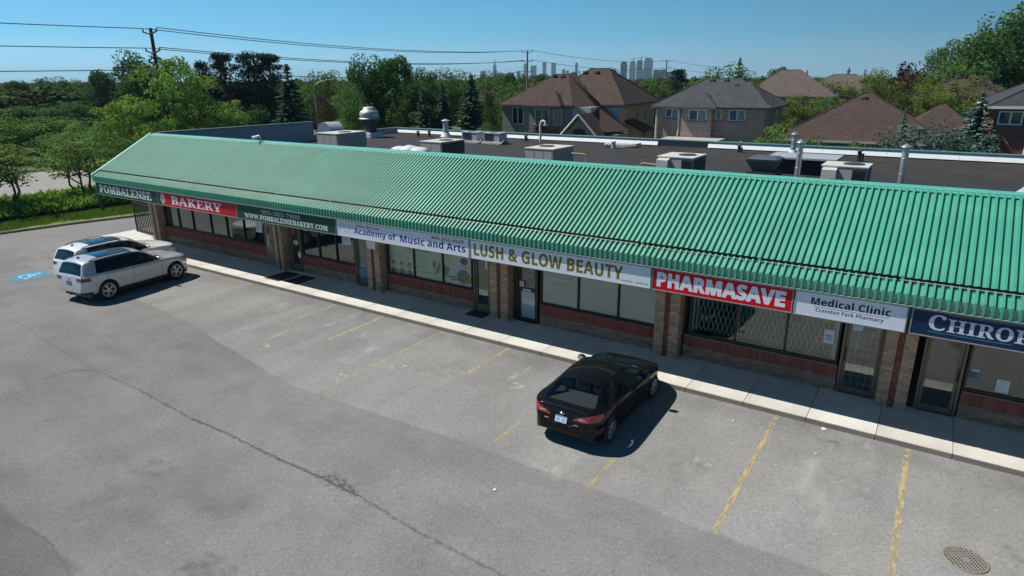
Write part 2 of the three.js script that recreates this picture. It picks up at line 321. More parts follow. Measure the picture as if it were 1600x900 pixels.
{ // painted bay lines, worn
  const wear = dataTex(256, 512, (u, v) => { const n = fbm(u * 8, v * 40, 71, 4, 0), s = hash2(Math.floor(u * 256), Math.floor(v * 512), 3); const a = clamp(0.30 + (n - 0.36) * 2.1 + (s - 0.5) * 0.5, 0, 1); return [a, a, a]; }, null, false);
  const lineMat = (col, k) => { const m = std(col, 0.85, { alphaMap: wear, transparent: true, opacity: Math.min(1, k * 1.05) }); return m; };
  const yellow = [[0.49, 0.395, 0.20], [0.47, 0.40, 0.23], [0.45, 0.39, 0.26]];
  const L = [[3.05, 0.05, 5.6, 0.1, 0.85, 0], [0.43, 0.05, 5.6, 0.12, 0.9, 0], [-2.43, 0.05, 5.35, 0.11, 0.9, 0], [-5.06, 3.9, 5.35, 0.1, 0.7, 1], [-7.7, 1.5, 4.9, 0.1, 0.62, 1], [-10.5, 0.05, 2.2, 0.11, 0.85, 0], [-13.2, 0.05, 5.4, 0.1, 0.72, 1], [-15.93, 0.05, 2.6, 0.12, 0.85, 1], [-18.4, 0.05, 2.6, 0.11, 0.75, 2], [-21, 0.1, 3.2, 0.11, 0.55, 2], [-23.9, 0.3, 2.6, 0.1, 0.3, 2], [-31.2, 3.2, 5.2, 0.1, 0.55, 2], [-34.0, 0.6, 5.4, 0.1, 0.5, 2], [-35.5, 1.6, 3.4, 0.1, 0.5, 2], [-36.6, 2.8, 3.1, 1.5, 0.4, 2]];
  const where = ['at the far side of the drain cover bay', 'first yellow bay line left of the drain cover', 'second yellow bay line left of the drain cover, right of the black car', 'short yellow bay line behind the black car', 'faded yellow bay line left of the black car', 'short bright yellow bay line in front of the beauty shop', 'long thin yellow bay line in front of the music academy', 'short yellow bay line in front of the music school door', 'faded yellow bay line in front of the bakery', 'very faint bay line in front of the bakery door', 'faintest bay line right of the silver car', 'faded line between the blue marking and the silver car', 'faded line left of the white car', 'pale hatched stroke left of the white car', 'pale cross stroke beyond the blue marking'];
  L.forEach(([x, z0, z1, w, k, c], i) => {
    const g = new THREE.PlaneGeometry(w, z1 - z0); g.rotateX(-Math.PI / 2); g.translate(x, 0.004, (z0 + z1) / 2);
    const p = g.attributes.uv; for (let n = 0; n < p.count; n++) p.setXY(n, p.getX(n) * 0.35 + (i * 0.37) % 1, p.getY(n) * (z1 - z0) / 6 + i * 0.21);
    structure('bay_line', g, lineMat(yellow[c], k), where[i], 'painted line');
  });
  // accessible-bay marking: blue panel with a white wheelchair symbol
  const g = new THREE.PlaneGeometry(1.35, 1.25); g.rotateX(-Math.PI / 2); g.translate(-32.85, 0.005, 4.55);
  const t = canvasTex(256, 256, (ctx, W) => {
    ctx.fillStyle = '#3a7d9c'; ctx.fillRect(0, 0, W, W);
    ctx.strokeStyle = '#a9c4cf'; ctx.lineWidth = 15; ctx.lineCap = 'round'; ctx.lineJoin = 'round';
    ctx.beginPath(); ctx.arc(118, 158, 50, 0.9, 4.3); ctx.stroke();
    ctx.beginPath(); ctx.moveTo(112, 75); ctx.lineTo(118, 140); ctx.lineTo(168, 140); ctx.lineTo(188, 200); ctx.lineTo(204, 194); ctx.stroke();
    ctx.beginPath(); ctx.moveTo(115, 104); ctx.lineTo(158, 104); ctx.stroke();
    ctx.fillStyle = '#a9c4cf'; ctx.beginPath(); ctx.arc(110, 52, 17, 0, 7); ctx.fill();
    const r = rng(4); for (let i = 0; i < 900; i++) { ctx.fillStyle = `rgba(140,150,150,${0.15 + 0.3 * r()})`; ctx.fillRect(r() * W, r() * W, 1 + r() * 7, 1 + r() * 4); }
  });
  structure('accessible_marking', g, std([1, 1, 1], 0.8, { map: t }), 'worn blue square with a white wheelchair symbol painted on the asphalt', 'painted marking');
}
{ // storm drain cover
  const t = thing('drain_cover', 'rusty round slotted drain cover set in the asphalt at lower right', 'drain cover', [1.5, 0, 3.64], 0.55); t.scale.set(0.83, 1, 0.83);
  const rust = std([1, 1, 1], 0.85, { map: mottle([0.27, 0.235, 0.20], 0.5, [0.5, 0.5], 81, 5, 0.2), metalness: 0.2 });
  part(t, 'pit', new THREE.CylinderGeometry(0.40, 0.40, 0.003, 40).translate(0, 0.003, 0), std([0.01, 0.01, 0.01], 1));
  part(t, 'rim', new THREE.TorusGeometry(0.405, 0.022, 6, 48).rotateX(Math.PI / 2).scale(1, 0.6, 1).translate(0, 0.006, 0), rust);
  const bars = [];
  for (let i = -5; i <= 5; i++) { const x = i * 0.075, h = Math.sqrt(Math.max(0, 0.39 * 0.39 - x * x)); if (h > 0.05) bars.push(rbx(x - 0.019, x + 0.019, 0.002, 0.014, -h, h, 0.004)); }
  for (let k = -7; k <= 7; k++) { const z = k * 0.053, h = Math.sqrt(Math.max(0, 0.39 * 0.39 - z * z)); if (h > 0.05) bars.push(bx(-h, h, 0.002, 0.0125, z - 0.010, z + 0.010)); }
  bars.push(rbx(-0.05, 0.05, 0.002, 0.0135, -0.07, 0.07, 0.004));
  part(t, 'grate', bars, rust);
}
for (const [x, z, s, l] of [[-1.33, 0.12, 0.06, 'crumpled white wrapper lying by the kerb right of the black car'], [-6.65, 6.44, 0.04, 'small white scrap lying alone on the dark lane'], [-3.29, 0.9, 0.025, 'tiny white scrap lying in the bay beside the black car'], [-1.3, 1.38, 0.03, 'tiny pale scrap lying left of the right-hand yellow line']]) {
  const g = new THREE.IcosahedronGeometry(s, 1), p = g.attributes.position;
  for (let i = 0; i < p.count; i++) { const k = 0.7 + 0.5 * hash2(Math.round(p.getX(i) * 900), Math.round(p.getZ(i) * 900 + p.getY(i) * 500), 7); p.setXYZ(i, p.getX(i) * k, Math.max(-0.01, p.getY(i) * k * 0.45), p.getZ(i) * k * 0.8); }
  g.computeVertexNormals();
  const m = part(scene, 'paper_scrap', g, std([0.75, 0.75, 0.72], 0.7)); m.position.set(x, 0.012, z); tag(m, l, 'paper scrap');
}

// ---------------------------------------------------------------- the strip mall
const mall = thing('strip_mall', 'long low brick strip mall with a ribbed green metal roof and shop fronts', 'building');
const MX0 = -35.5, MX1 = 7.0, EAVE = 3.62, VB = 3.39, RZ = -3.28, RY = 5.42, DECK = 4.3;
const WZ = -2.0;                                       // face of the shop fronts
{ // ribbed roof panels: profile in x, three path stations up the slope, one panel per sheet of six ribs
  const th = Math.atan2(RY - EAVE, -RZ), nS = [Math.cos(th), Math.sin(th)];       // slope normal (y, z)
  const pitch = 0.1524, half = 3;
  const prof = []; // (x, height)
  for (let k = 0; k < 6; k++) { const b = k * pitch; prof.push([b, 0], [b + 0.084, 0], [b + 0.094, 0.064], [b + 0.140, 0.064], [b + 0.150, 0]); }
  prof.push([6 * pitch, 0]);
  const ribbed = (n, stations) => { // stations: [y, z, oy, oz]
    const P = [], U = [];
    const cells = n * 5;
    for (let s = 0; s + 1 < stations.length; s++) {
      const a = stations[s], b = stations[s + 1], L = Math.hypot(b[0] - a[0], b[1] - a[1]);
      for (let i = 0; i < cells; i++) {
        const [x0, h0] = prof[i], [x1, h1] = prof[i + 1];
        const q = [[x0, a[0] + a[2] * h0, a[1] + a[3] * h0], [x1, a[0] + a[2] * h1, a[1] + a[3] * h1], [x1, b[0] + b[2] * h1, b[1] + b[3] * h1], [x0, b[0] + b[2] * h0, b[1] + b[3] * h0]];
        P.push(...q[0], ...q[1], ...q[2], ...q[0], ...q[2], ...q[3]);
        U.push(x0, 0, x1, 0, x1, L, x0, 0, x1, L, x0, L);
      }
    }
    const g = new THREE.BufferGeometry();
    g.setAttribute('position', new THREE.Float32BufferAttribute(P, 3)); g.setAttribute('uv', new THREE.Float32BufferAttribute(U, 2));
    g.computeVertexNormals(); return g;
  };
  const at = (z) => EAVE + (-z) * Math.tan(th);
  const seamZ = -0.37, topZ = RZ + 0.13;
  const mit = [nS[0] * 0 + Math.tan(th / 2 + 0) , 1];    // offset at the bend keeps both faces parallel
  const bend = (() => { const a = [0, 1], b = nS, sx = a[0] + b[0], sz = a[1] + b[1], l = Math.hypot(sx, sz), c = (sx * a[0] + sz * a[1]) / l; return [sx / l / c, sz / l / c]; })();
  const lower = ribbed(6, [[VB, 0, 0, 1], [EAVE, 0, bend[0], bend[1]], [at(seamZ), seamZ, nS[0], nS[1]]]);
  const up = 0.07, uy = nS[0] * up, uz = nS[1] * up;
  const upper = ribbed(6, [[at(seamZ + 0.02) + uy, seamZ + 0.02 + uz, nS[0], nS[1]], [at(topZ) + uy, topZ + uz, nS[0], nS[1]]]);
  const tones = [0, 1, 2, 3, 4].map((k) => { const m = M.green.clone(); m.color.setScalar(0.95 + 0.025 * k); m.map = greenMap.clone(); m.map.offset.set(k * 0.37, k * 0.013); m.map.needsUpdate = true; return m; });
  const r = rng(8), N = Math.floor((MX1 - MX0) / (6 * pitch));
  for (let i = 0; i < N; i++) {
    const x = MX0 + 0.04 + i * 6 * pitch, m = tones[Math.floor(r() * 5)];
    const a = part(mall, 'roof_panel', upper, m); a.position.x = x;
    const b = part(mall, 'valance_panel', lower, m); b.position.x = x;
  }
  const X1 = MX0 + 0.04 + N * 6 * pitch;
  // dark closure behind the step, pale lip below it, bars with small joints every 3 m
  part(mall, 'closure', polys([[[MX0 + 0.04, at(seamZ) + 0.002, seamZ + 0.016], [X1, at(seamZ) + 0.002, seamZ + 0.016], [X1, at(seamZ) + uy * 1.5, seamZ + 0.016 + uz * 1.5], [MX0 + 0.04, at(seamZ) + uy * 1.5, seamZ + 0.016 + uz * 1.5]]]), M.closure);
  for (let x = MX0 + 1.6, k = 0; x < X1 - 0.2; x += 3.05, k++) {
    const dy = 0.012 * ((k * 7) % 3 - 1), x1 = Math.min(x + 3.0, X1);
    const bar = rbx(x, x1, -0.006, 0.006, -0.012, 0.012, 0.003); bar.rotateX(th);
    bar.translate(0, at(seamZ + 0.06) + 0.048 + dy, seamZ + 0.085);
    part(mall, 'snow_bar', bar, M.lipMetal);
    for (const xx of [x + 0.06]) part(mall, 'bar_bracket', rbx(xx - 0.03, xx + 0.03, at(seamZ) + 0.01, at(seamZ) + 0.085, seamZ + 0.04, seamZ + 0.085, 0.006), M.greenCap);
  }
  part(mall, 'drip_edge', [rbx(MX0, X1, VB - 0.022, VB - 0.002, -0.03, 0.064, 0.004)], std([0.28, 0.36, 0.31], 0.5));
  // ridge cap in 3 m lengths: front apron, flat top, back
  for (let x = MX0 - 0.02, k = 0; x < X1; x += 3.05, k++) {
    const x1 = Math.min(x + 3.046, X1), l = 0.004 * (k % 2);
    const f = [[at(topZ + 0.05) + uy + 0.052, topZ + 0.05 + uz + 0.02], [RY + 0.075 + l, RZ - 0.0], [RY + 0.085 + l, RZ - 0.22], [RY - 0.25, RZ - 0.225]];
    const q = []; for (let i = 0; i < 3; i++) q.push([[x, f[i][0], f[i][1]], [x1, f[i][0], f[i][1]], [x1, f[i + 1][0], f[i + 1][1]], [x, f[i + 1][0], f[i + 1][1]]]);
    q.push([[x, f[0][0] - 0.03, f[0][1]], [x1, f[0][0] - 0.03, f[0][1]], [x1, f[0][0], f[0][1]], [x, f[0][0], f[0][1]]]);
    part(mall, 'ridge_cap', polys(q), M.greenCap);
  }
  part(mall, 'closure', polys([[[MX0 + 0.04, at(topZ) + uy - 0.01, topZ + uz - 0.004], [X1, at(topZ) + uy - 0.01, topZ + uz - 0.004], [X1, at(topZ) + uy + 0.06, topZ + uz - 0.03], [MX0 + 0.04, at(topZ) + uy + 0.06, topZ + uz - 0.03]]]), M.closure);
  // gable end, rake trim, back of the canopy, soffit, sign band behind the signs
  part(mall, 'gable_end', polys([[[MX0, VB, 0], [MX0, EAVE, 0], [MX0, RY + 0.04, RZ], [MX0, RY + 0.04, RZ - 0.2], [MX0, VB, RZ - 0.2]].reverse()]), M.green);
  const rk = rbx(-0.05, 0.07, 0, 0.11, 0, Math.hypot(RY - EAVE, RZ) + 0.06, 0.01); rk.rotateX(-th); rk.rotateY(Math.PI); rk.translate(MX0 + 0.02, EAVE + 0.01, 0.02);
  part(mall, 'rake_trim', [rk, rbx(MX0 - 0.05, MX0 + 0.07, VB - 0.02, EAVE + 0.06, -0.02, 0.06, 0.01)], M.greenCap);
  part(mall, 'canopy_back', bx(MX0, X1, DECK - 0.1, RY - 0.2, RZ - 0.21, RZ - 0.08), M.greenDark);
  part(mall, 'soffit', bx(MX0, X1, 2.72, 2.78, WZ - 0.1, -0.16), M.soffit);
  part(mall, 'sign_band', bx(MX0, X1, 2.70, VB - 0.03, -0.14, -0.085), M.greenDark);
}
{ // roof deck and parapets
  part(mall, 'roof_deck', [bx(MX0 + 0.2, MX1, DECK - 0.3, DECK, -22, RZ - 0.215)], M.gravelRoof);
  part(mall, 'membrane_strip', [sheet([[MX0 + 0.3, RZ - 0.25], [MX1, RZ - 0.25], [MX1, -14.4], [-2.5, -14.1], [-4, -13], [-9, -15.2], [-14, -15.6], [-22, -16.4], [-27, -17.4], [MX0 + 0.3, -17.2]], DECK + 0.012)], M.membrane);
  part(mall, 'left_parapet', [bx(MX0, MX0 + 0.2, DECK - 0.2, 5.5, -14, RZ - 0.3)], std([0.30, 0.36, 0.42], 0.7));
  part(mall, 'parapet_cap', [rbx(MX0 - 0.06, MX0 + 0.26, 5.5, 5.56, -14.05, RZ - 0.3, 0.01), rbx(MX0 - 0.06, MX0 + 0.26, 4.66, 4.71, -22.3, -14.06, 0.01)], M.capTeal);
  part(mall, 'left_parapet', [bx(MX0, MX0 + 0.2, DECK - 0.2, 4.66, -22.2, -14.02)], std([0.30, 0.36, 0.42], 0.7));
  let k = 0; for (let x = MX0 + 0.2; x < MX1; x += 3.0, k++) {
    const x1 = Math.min(x + 2.992, MX1);
    part(mall, 'parapet_cap', rbx(x, x1, 4.64 + 0.004 * (k % 2), 4.70 + 0.004 * (k % 2), -22.32, -21.9, 0.012), M.capTeal);
    if (x < -16.2 || x > -14) part(mall, 'flashing', polys([[[x, DECK + 0.06, -21.80], [x1, DECK + 0.06, -21.80], [x1, 4.635, -21.97], [x, 4.635, -21.97]]]), M.flashing);
  }
  part(mall, 'rear_wall', [bx(MX0, MX1, 0, 4.64, -22.25, -21.98)], std([0.27, 0.2, 0.16], 0.9));
  part(mall, 'side_wall', [bx(MX0 + 0.002, MX0 + 0.2, 0, DECK - 0.21, -21.97, -4.2), bx(MX0 + 0.9, MX0 + 1.1, 0, 2.72, -4.19, WZ - 0.4)], std([0.27, 0.2, 0.16], 0.9));
}
// ---- bricks: real blocks proud of the mortar, joined by face
function brickFace(out, x0, x1, y0, y1, z, opts = {}) { // a wall face in the plane z (facing +z) or, with axis 'x', in the plane x = z facing +-x
  const { bw = 0.2, bh = 0.067, j = 0.011, tone = [0.235, 0.155, 0.105], vary = 0.28, depth = 0.007, axis = 'z', sign = 1, seed = 1, stack = false } = opts;
  const r = rng(seed);
  let row = 0;
  for (let y = y0; y < y1 - 0.02; y += bh + j, row++) {
    const ya = y, yb = Math.min(y + bh, y1);
    let x = x0 - (row % 2 && !stack ? (bw + j) / 2 : 0);
    for (; x < x1; x += bw + j) {
      const a = Math.max(x, x0), b = Math.min(x + bw, x1);
      const k = 1 + (r() - 0.5) * vary * 2, w = 1 + (r() - 0.5) * 0.12, d = depth * (0.7 + 0.6 * r());
      if (b - a < 0.02) continue;
      const c = [tone[0] * k * w, tone[1] * k, tone[2] * k / w];
      if (axis === 'z') out.push(bx(a, b, ya, yb, z, z + d, c));
      else out.push(sign > 0 ? bx(z, z + d, ya, yb, a, b, c) : bx(z - d, z, ya, yb, a, b, c));
    }
  }
}
const RED = [0.25, 0.058, 0.042], TAN = [0.40, 0.262, 0.172];
{
  // piers in front of the dividing walls: two tan shafts with a recessed red strip between
  const piers = [[-33.98, -33.3], [-24.05, -23.5], [-18.38, -17.68], [-12.42, -11.7], [-6.41, -5.68], [-0.43, 0.24], [5.55, 6.25]];
  piers.forEach(([x0, x1], i) => {
    const zf = -1.68, w = x1 - x0, s0 = x0 + w * 0.39, s1 = x0 + w * 0.61;
    const g = part(mall, 'pier', [bx(x0, s0, 0.12, 2.72, WZ - 0.4, zf), bx(s1, x1, 0.12, 2.72, WZ - 0.4, zf), bx(s0, s1, 0.12, 2.72, WZ - 0.4, zf - 0.07)], M.mortar);
    const b = [];
    brickFace(b, x0, s0 - 0.004, 0.13, 2.7, zf, { tone: TAN, seed: 100 + i });
    brickFace(b, s1 + 0.004, x1, 0.13, 2.7, zf, { tone: TAN, seed: 120 + i });
    brickFace(b, s0 + 0.01, s1 - 0.01, 0.13, 2.7, zf - 0.07, { tone: RED, seed: 140 + i, bw: 0.2 });
    brickFace(b, WZ - 0.05, zf, 0.13, 2.7, x1, { tone: TAN, axis: 'x', sign: 1, seed: 160 + i });
    brickFace(b, WZ - 0.05, zf, 0.13, 2.7, x0, { tone: TAN, axis: 'x', sign: -1, seed: 180 + i });
    part(g, 'brick', b, M.brick, 'stuff');
    if (i === 4 || i === 5) part(g, 'number_plate', rbx(s0 - 0.1, s1 + 0.1, 2.47, 2.63, zf + 0.008, zf + 0.025, 0.004), std(i === 5 ? [0.36, 0.21, 0.09] : [0.30, 0.22, 0.11], 0.6));
    if (i === 2) part(g, 'notice', bx(s0 - 0.17, s1 + 0.13, 1.86, 2.56, zf + 0.01, zf + 0.02), std([1, 1, 1], 0.6, { map: canvasTex(96, 160, (c, W, H) => { c.fillStyle = '#cfcbd0'; c.fillRect(0, 0, W, H); c.fillStyle = '#9b98a2'; for (let y = 14; y < 150; y += 9) c.fillRect(10, y, 40 + (y * 37) % 36, 3); }) }));
  });
}
// ---- shop fronts
const interiorX = [-34.2, -23.8, -18.05, -12.05, -6.05, -0.1, 5.9];
{
  const parts = [];
  for (let i = 0; i + 1 < interiorX.length; i++) {
    const a = interiorX[i] + 0.06, b = interiorX[i + 1] - 0.06;
    part(mall, 'shop_interior', [bx(a, b, 0.05, 0.1, -8.9, WZ - 0.12), bx(a, b, 2.82, 2.88, -8.9, WZ - 0.12), bx(a, b, 0.1, 2.82, -9.0, -8.9), bx(a - 0.05, a, 0.1, 2.82, -8.9, WZ - 0.12), bx(b, b + 0.05, 0.1, 2.82, -8.9, WZ - 0.12)], M.interior);
    const r = rng(200 + i), f = [];
    for (let k = 0; k < 7; k++) { const x = a + 0.5 + r() * (b - a - 1.6), z = -4 - r() * 4, h = 0.7 + r() * 1.1; f.push(bx(x, x + 0.5 + r() * 1.0, 0.1, h, z - 0.5, z)); }
    part(mall, 'shop_fitting', f, std([0.14 + 0.08 * r(), 0.13, 0.11], 0.7));
  }
}
// sill wall: tan courses below, a red soldier course above
let sillSeed = 300;
function sill(x0, x1, split = 0.52, top = 0.84) {
  const w = part(mall, 'sill_wall', [bx(x0, x1, 0.1, top + 0.01, WZ - 0.12, WZ)], M.mortar), b = [], s = [];
  brickFace(b, x0, x1, 0.13, split, WZ, { tone: [0.29, 0.175, 0.115], seed: sillSeed++ });
  brickFace(s, x0, x1, split + 0.012, top, WZ, { tone: RED, bw: 0.067, bh: 0.30, seed: sillSeed++, stack: true, depth: 0.01, vary: 0.22 });
  part(w, 'brick', b, M.brick, 'stuff'); part(w, 'soldier_brick', s, M.brick, 'stuff');
  part(w, 'sill_cap', rbx(x0, x1, top + 0.012, top + 0.035, WZ - 0.06, WZ + 0.03, 0.006), M.bronze);
}
function windowBay(name, xs, y0, opts = {}) { // xs: edges of the panes
  const { frame = M.darkFrame, glass = M.glass, film = [], fw = 0.055, y1 = 2.72 } = opts;
  const bars = [rbx(xs[0], xs[xs.length - 1], y0, y0 + 0.06, WZ - 0.11, WZ - 0.01, 0.006), rbx(xs[0], xs[xs.length - 1], y1 - 0.06, y1, WZ - 0.11, WZ - 0.01, 0.006)];
  const w = part(mall, name, bars, frame);
  xs.forEach((x, i) => { const e = i === 0 ? fw / 2 : i === xs.length - 1 ? -fw / 2 : 0; part(w, 'mullion', rbx(x + e - fw / 2, x + e + fw / 2, y0 + 0.055, y1 - 0.055, WZ - 0.112, WZ - 0.005, 0.006), frame); });
  for (let i = 0; i + 1 < xs.length; i++) {
    const a = xs[i] + (i ? fw / 2 : fw), b = xs[i + 1] - (i + 2 < xs.length ? fw / 2 : fw);
    part(w, 'pane', bx(a, b, y0 + 0.06, y1 - 0.06, WZ - 0.066, WZ - 0.06), glass);
    if (film[i]) part(w, 'window_film', polys([[[a, y0 + 0.06, WZ - 0.075], [b, y0 + 0.06, WZ - 0.075], [b, y1 - 0.06, WZ - 0.075], [a, y1 - 0.06, WZ - 0.075]]]), film[i]);
  }
  return w;
}
// film whose uv run 0..1 over the pane
function print(mat, x0, x1, y0, y1, z) { const g = new THREE.PlaneGeometry(x1 - x0, y1 - y0); g.translate((x0 + x1) / 2, (y0 + y1) / 2, z); return g; }
function shopDoor(x0, x1, opts = {}) {
  const { frame = M.tanFrame, glass = M.glass, kick = 0.28, handleSide = 1, mid = 0, y0 = 0.13, y1 = 2.4, lower } = opts;
  const z0 = WZ - 0.13, z1 = WZ - 0.03, s = 0.08;
  part(mall, 'door_frame', [rbx(x0 - 0.06, x0, y0, 2.72, z0 - 0.03, z1 + 0.05, 0.006), rbx(x1, x1 + 0.06, y0, 2.72, z0 - 0.03, z1 + 0.05, 0.006), rbx(x0, x1, y1 + 0.01, y1 + 0.07, z0 - 0.03, z1 + 0.05, 0.006), bx(x0, x1, y0 - 0.02, y0 + 0.012, z0, z1 + 0.09)], frame);
  const d = part(mall, 'door', [rbx(x0 + 0.005, x0 + s, y0 + 0.015, y1, z0, z1, 0.006), rbx(x1 - s, x1 - 0.005, y0 + 0.015, y1, z0, z1, 0.006), rbx(x0 + s, x1 - s, y1 - 0.1, y1, z0, z1, 0.006), rbx(x0 + s, x1 - s, y0 + 0.015, y0 + kick, z0, z1, 0.006), ...(mid ? [rbx(x0 + s, x1 - s, mid - 0.06, mid + 0.06, z0, z1, 0.006)] : [])], frame);
  if (mid && lower) { part(d, 'pane', bx(x0 + s, x1 - s, mid + 0.06, y1 - 0.1, (z0 + z1) / 2, (z0 + z1) / 2 + 0.006), glass); part(d, 'lower_panel', bx(x0 + s, x1 - s, y0 + kick, mid - 0.06, (z0 + z1) / 2 - 0.01, (z0 + z1) / 2 + 0.01), lower); }
  else part(d, 'pane', bx(x0 + s, x1 - s, y0 + kick, y1 - 0.1, (z0 + z1) / 2, (z0 + z1) / 2 + 0.006), glass);
  part(mall, 'transom_pane', bx(x0, x1, y1 + 0.075, 2.7, z0 + 0.05, z0 + 0.056), glass);
  const hx = handleSide > 0 ? x1 - s / 2 : x0 + s / 2;
  part(d, 'handle', [rod([hx, 1.05, z1 + 0.05], [hx, 1.4, z1 + 0.05], 0.014), rod([hx, 1.08, z1], [hx, 1.08, z1 + 0.05], 0.01), rod([hx, 1.37, z1], [hx, 1.37, z1 + 0.05], 0.01)], M.black);
  return d;
}
const paperMat = (draw, w = 96, h = 128) => std([1, 1, 1], 0.7, { map: canvasTex(w, h, draw) });
const lines = (bg, ink) => (c, W, H) => { c.fillStyle = bg; c.fillRect(0, 0, W, H); c.fillStyle = ink; for (let y = H * 0.1; y < H * 0.9; y += H * 0.09) c.fillRect(W * 0.12, y, W * (0.35 + 0.4 * hash2(y | 0, W, 3)), H * 0.03); };
function notice(parent, name, x0, x1, y0, y1, z, mat) { const g = new THREE.PlaneGeometry(x1 - x0, y1 - y0).translate((x0 + x1) / 2, (y0 + y1) / 2, z); return part(parent, name, g, mat); }
const GF = WZ - 0.056;                                  // just in front of the glass
{ // bakery, left part
  sill(-33.7, -25.05, 0.50, 0.96);
  const w = windowBay('shop_window', [-33.2, -31.94, -30.7, -29.19, -27.92, -26.59, -25.1], 1.0);
  notice(w, 'notice', -25.75, -25.3, 1.55, 2.2, GF, paperMat(lines('#c9d2d6', '#7f8e98')));
  part(mall, 'fascia_panel', [bx(-25.06, -24.5, 0.13, 2.72, WZ - 0.12, WZ + 0.01)], std([0.20, 0.15, 0.11], 0.7));
  notice(mall, 'poster', -24.95, -24.6, 0.75, 2.0, WZ + 0.016, paperMat((c, W, H) => { c.fillStyle = '#8d8578'; c.fillRect(0, 0, W, H); c.fillStyle = '#4a4038'; c.fillRect(10, 10, 70, 30); c.fillStyle = '#b8b2a6'; c.fillRect(16, 56, 30, 44); c.fillStyle = '#6b3c30'; c.fillRect(52, 60, 30, 30); }));
  const d = shopDoor(-23.36, -22.72, { frame: M.tanFrame, handleSide: 1 });
  notice(d, 'notice', -23.22, -22.98, 1.75, 2.15, WZ - 0.024, paperMat(lines('#7d4a44', '#4b2a26')));
  notice(d, 'notice', -23.15, -22.86, 1.3, 1.5, WZ - 0.024, paperMat(lines('#b9bfc4', '#55606a')));
  // bakery, right part
  sill(-22.6, -19.38, 0.48, 0.87);
  const w2 = windowBay('shop_window', [-22.62, -21.51, -20.45, -19.36], 0.9);
  notice(w2, 'notice', -20.1, -19.6, 1.7, 2.35, GF, paperMat(lines('#b7c2c4', '#71828a')));
  notice(w2, 'notice', -22.45, -22.2, 2.0, 2.3, GF, paperMat(lines('#aeb8ba', '#6b777c')));
}
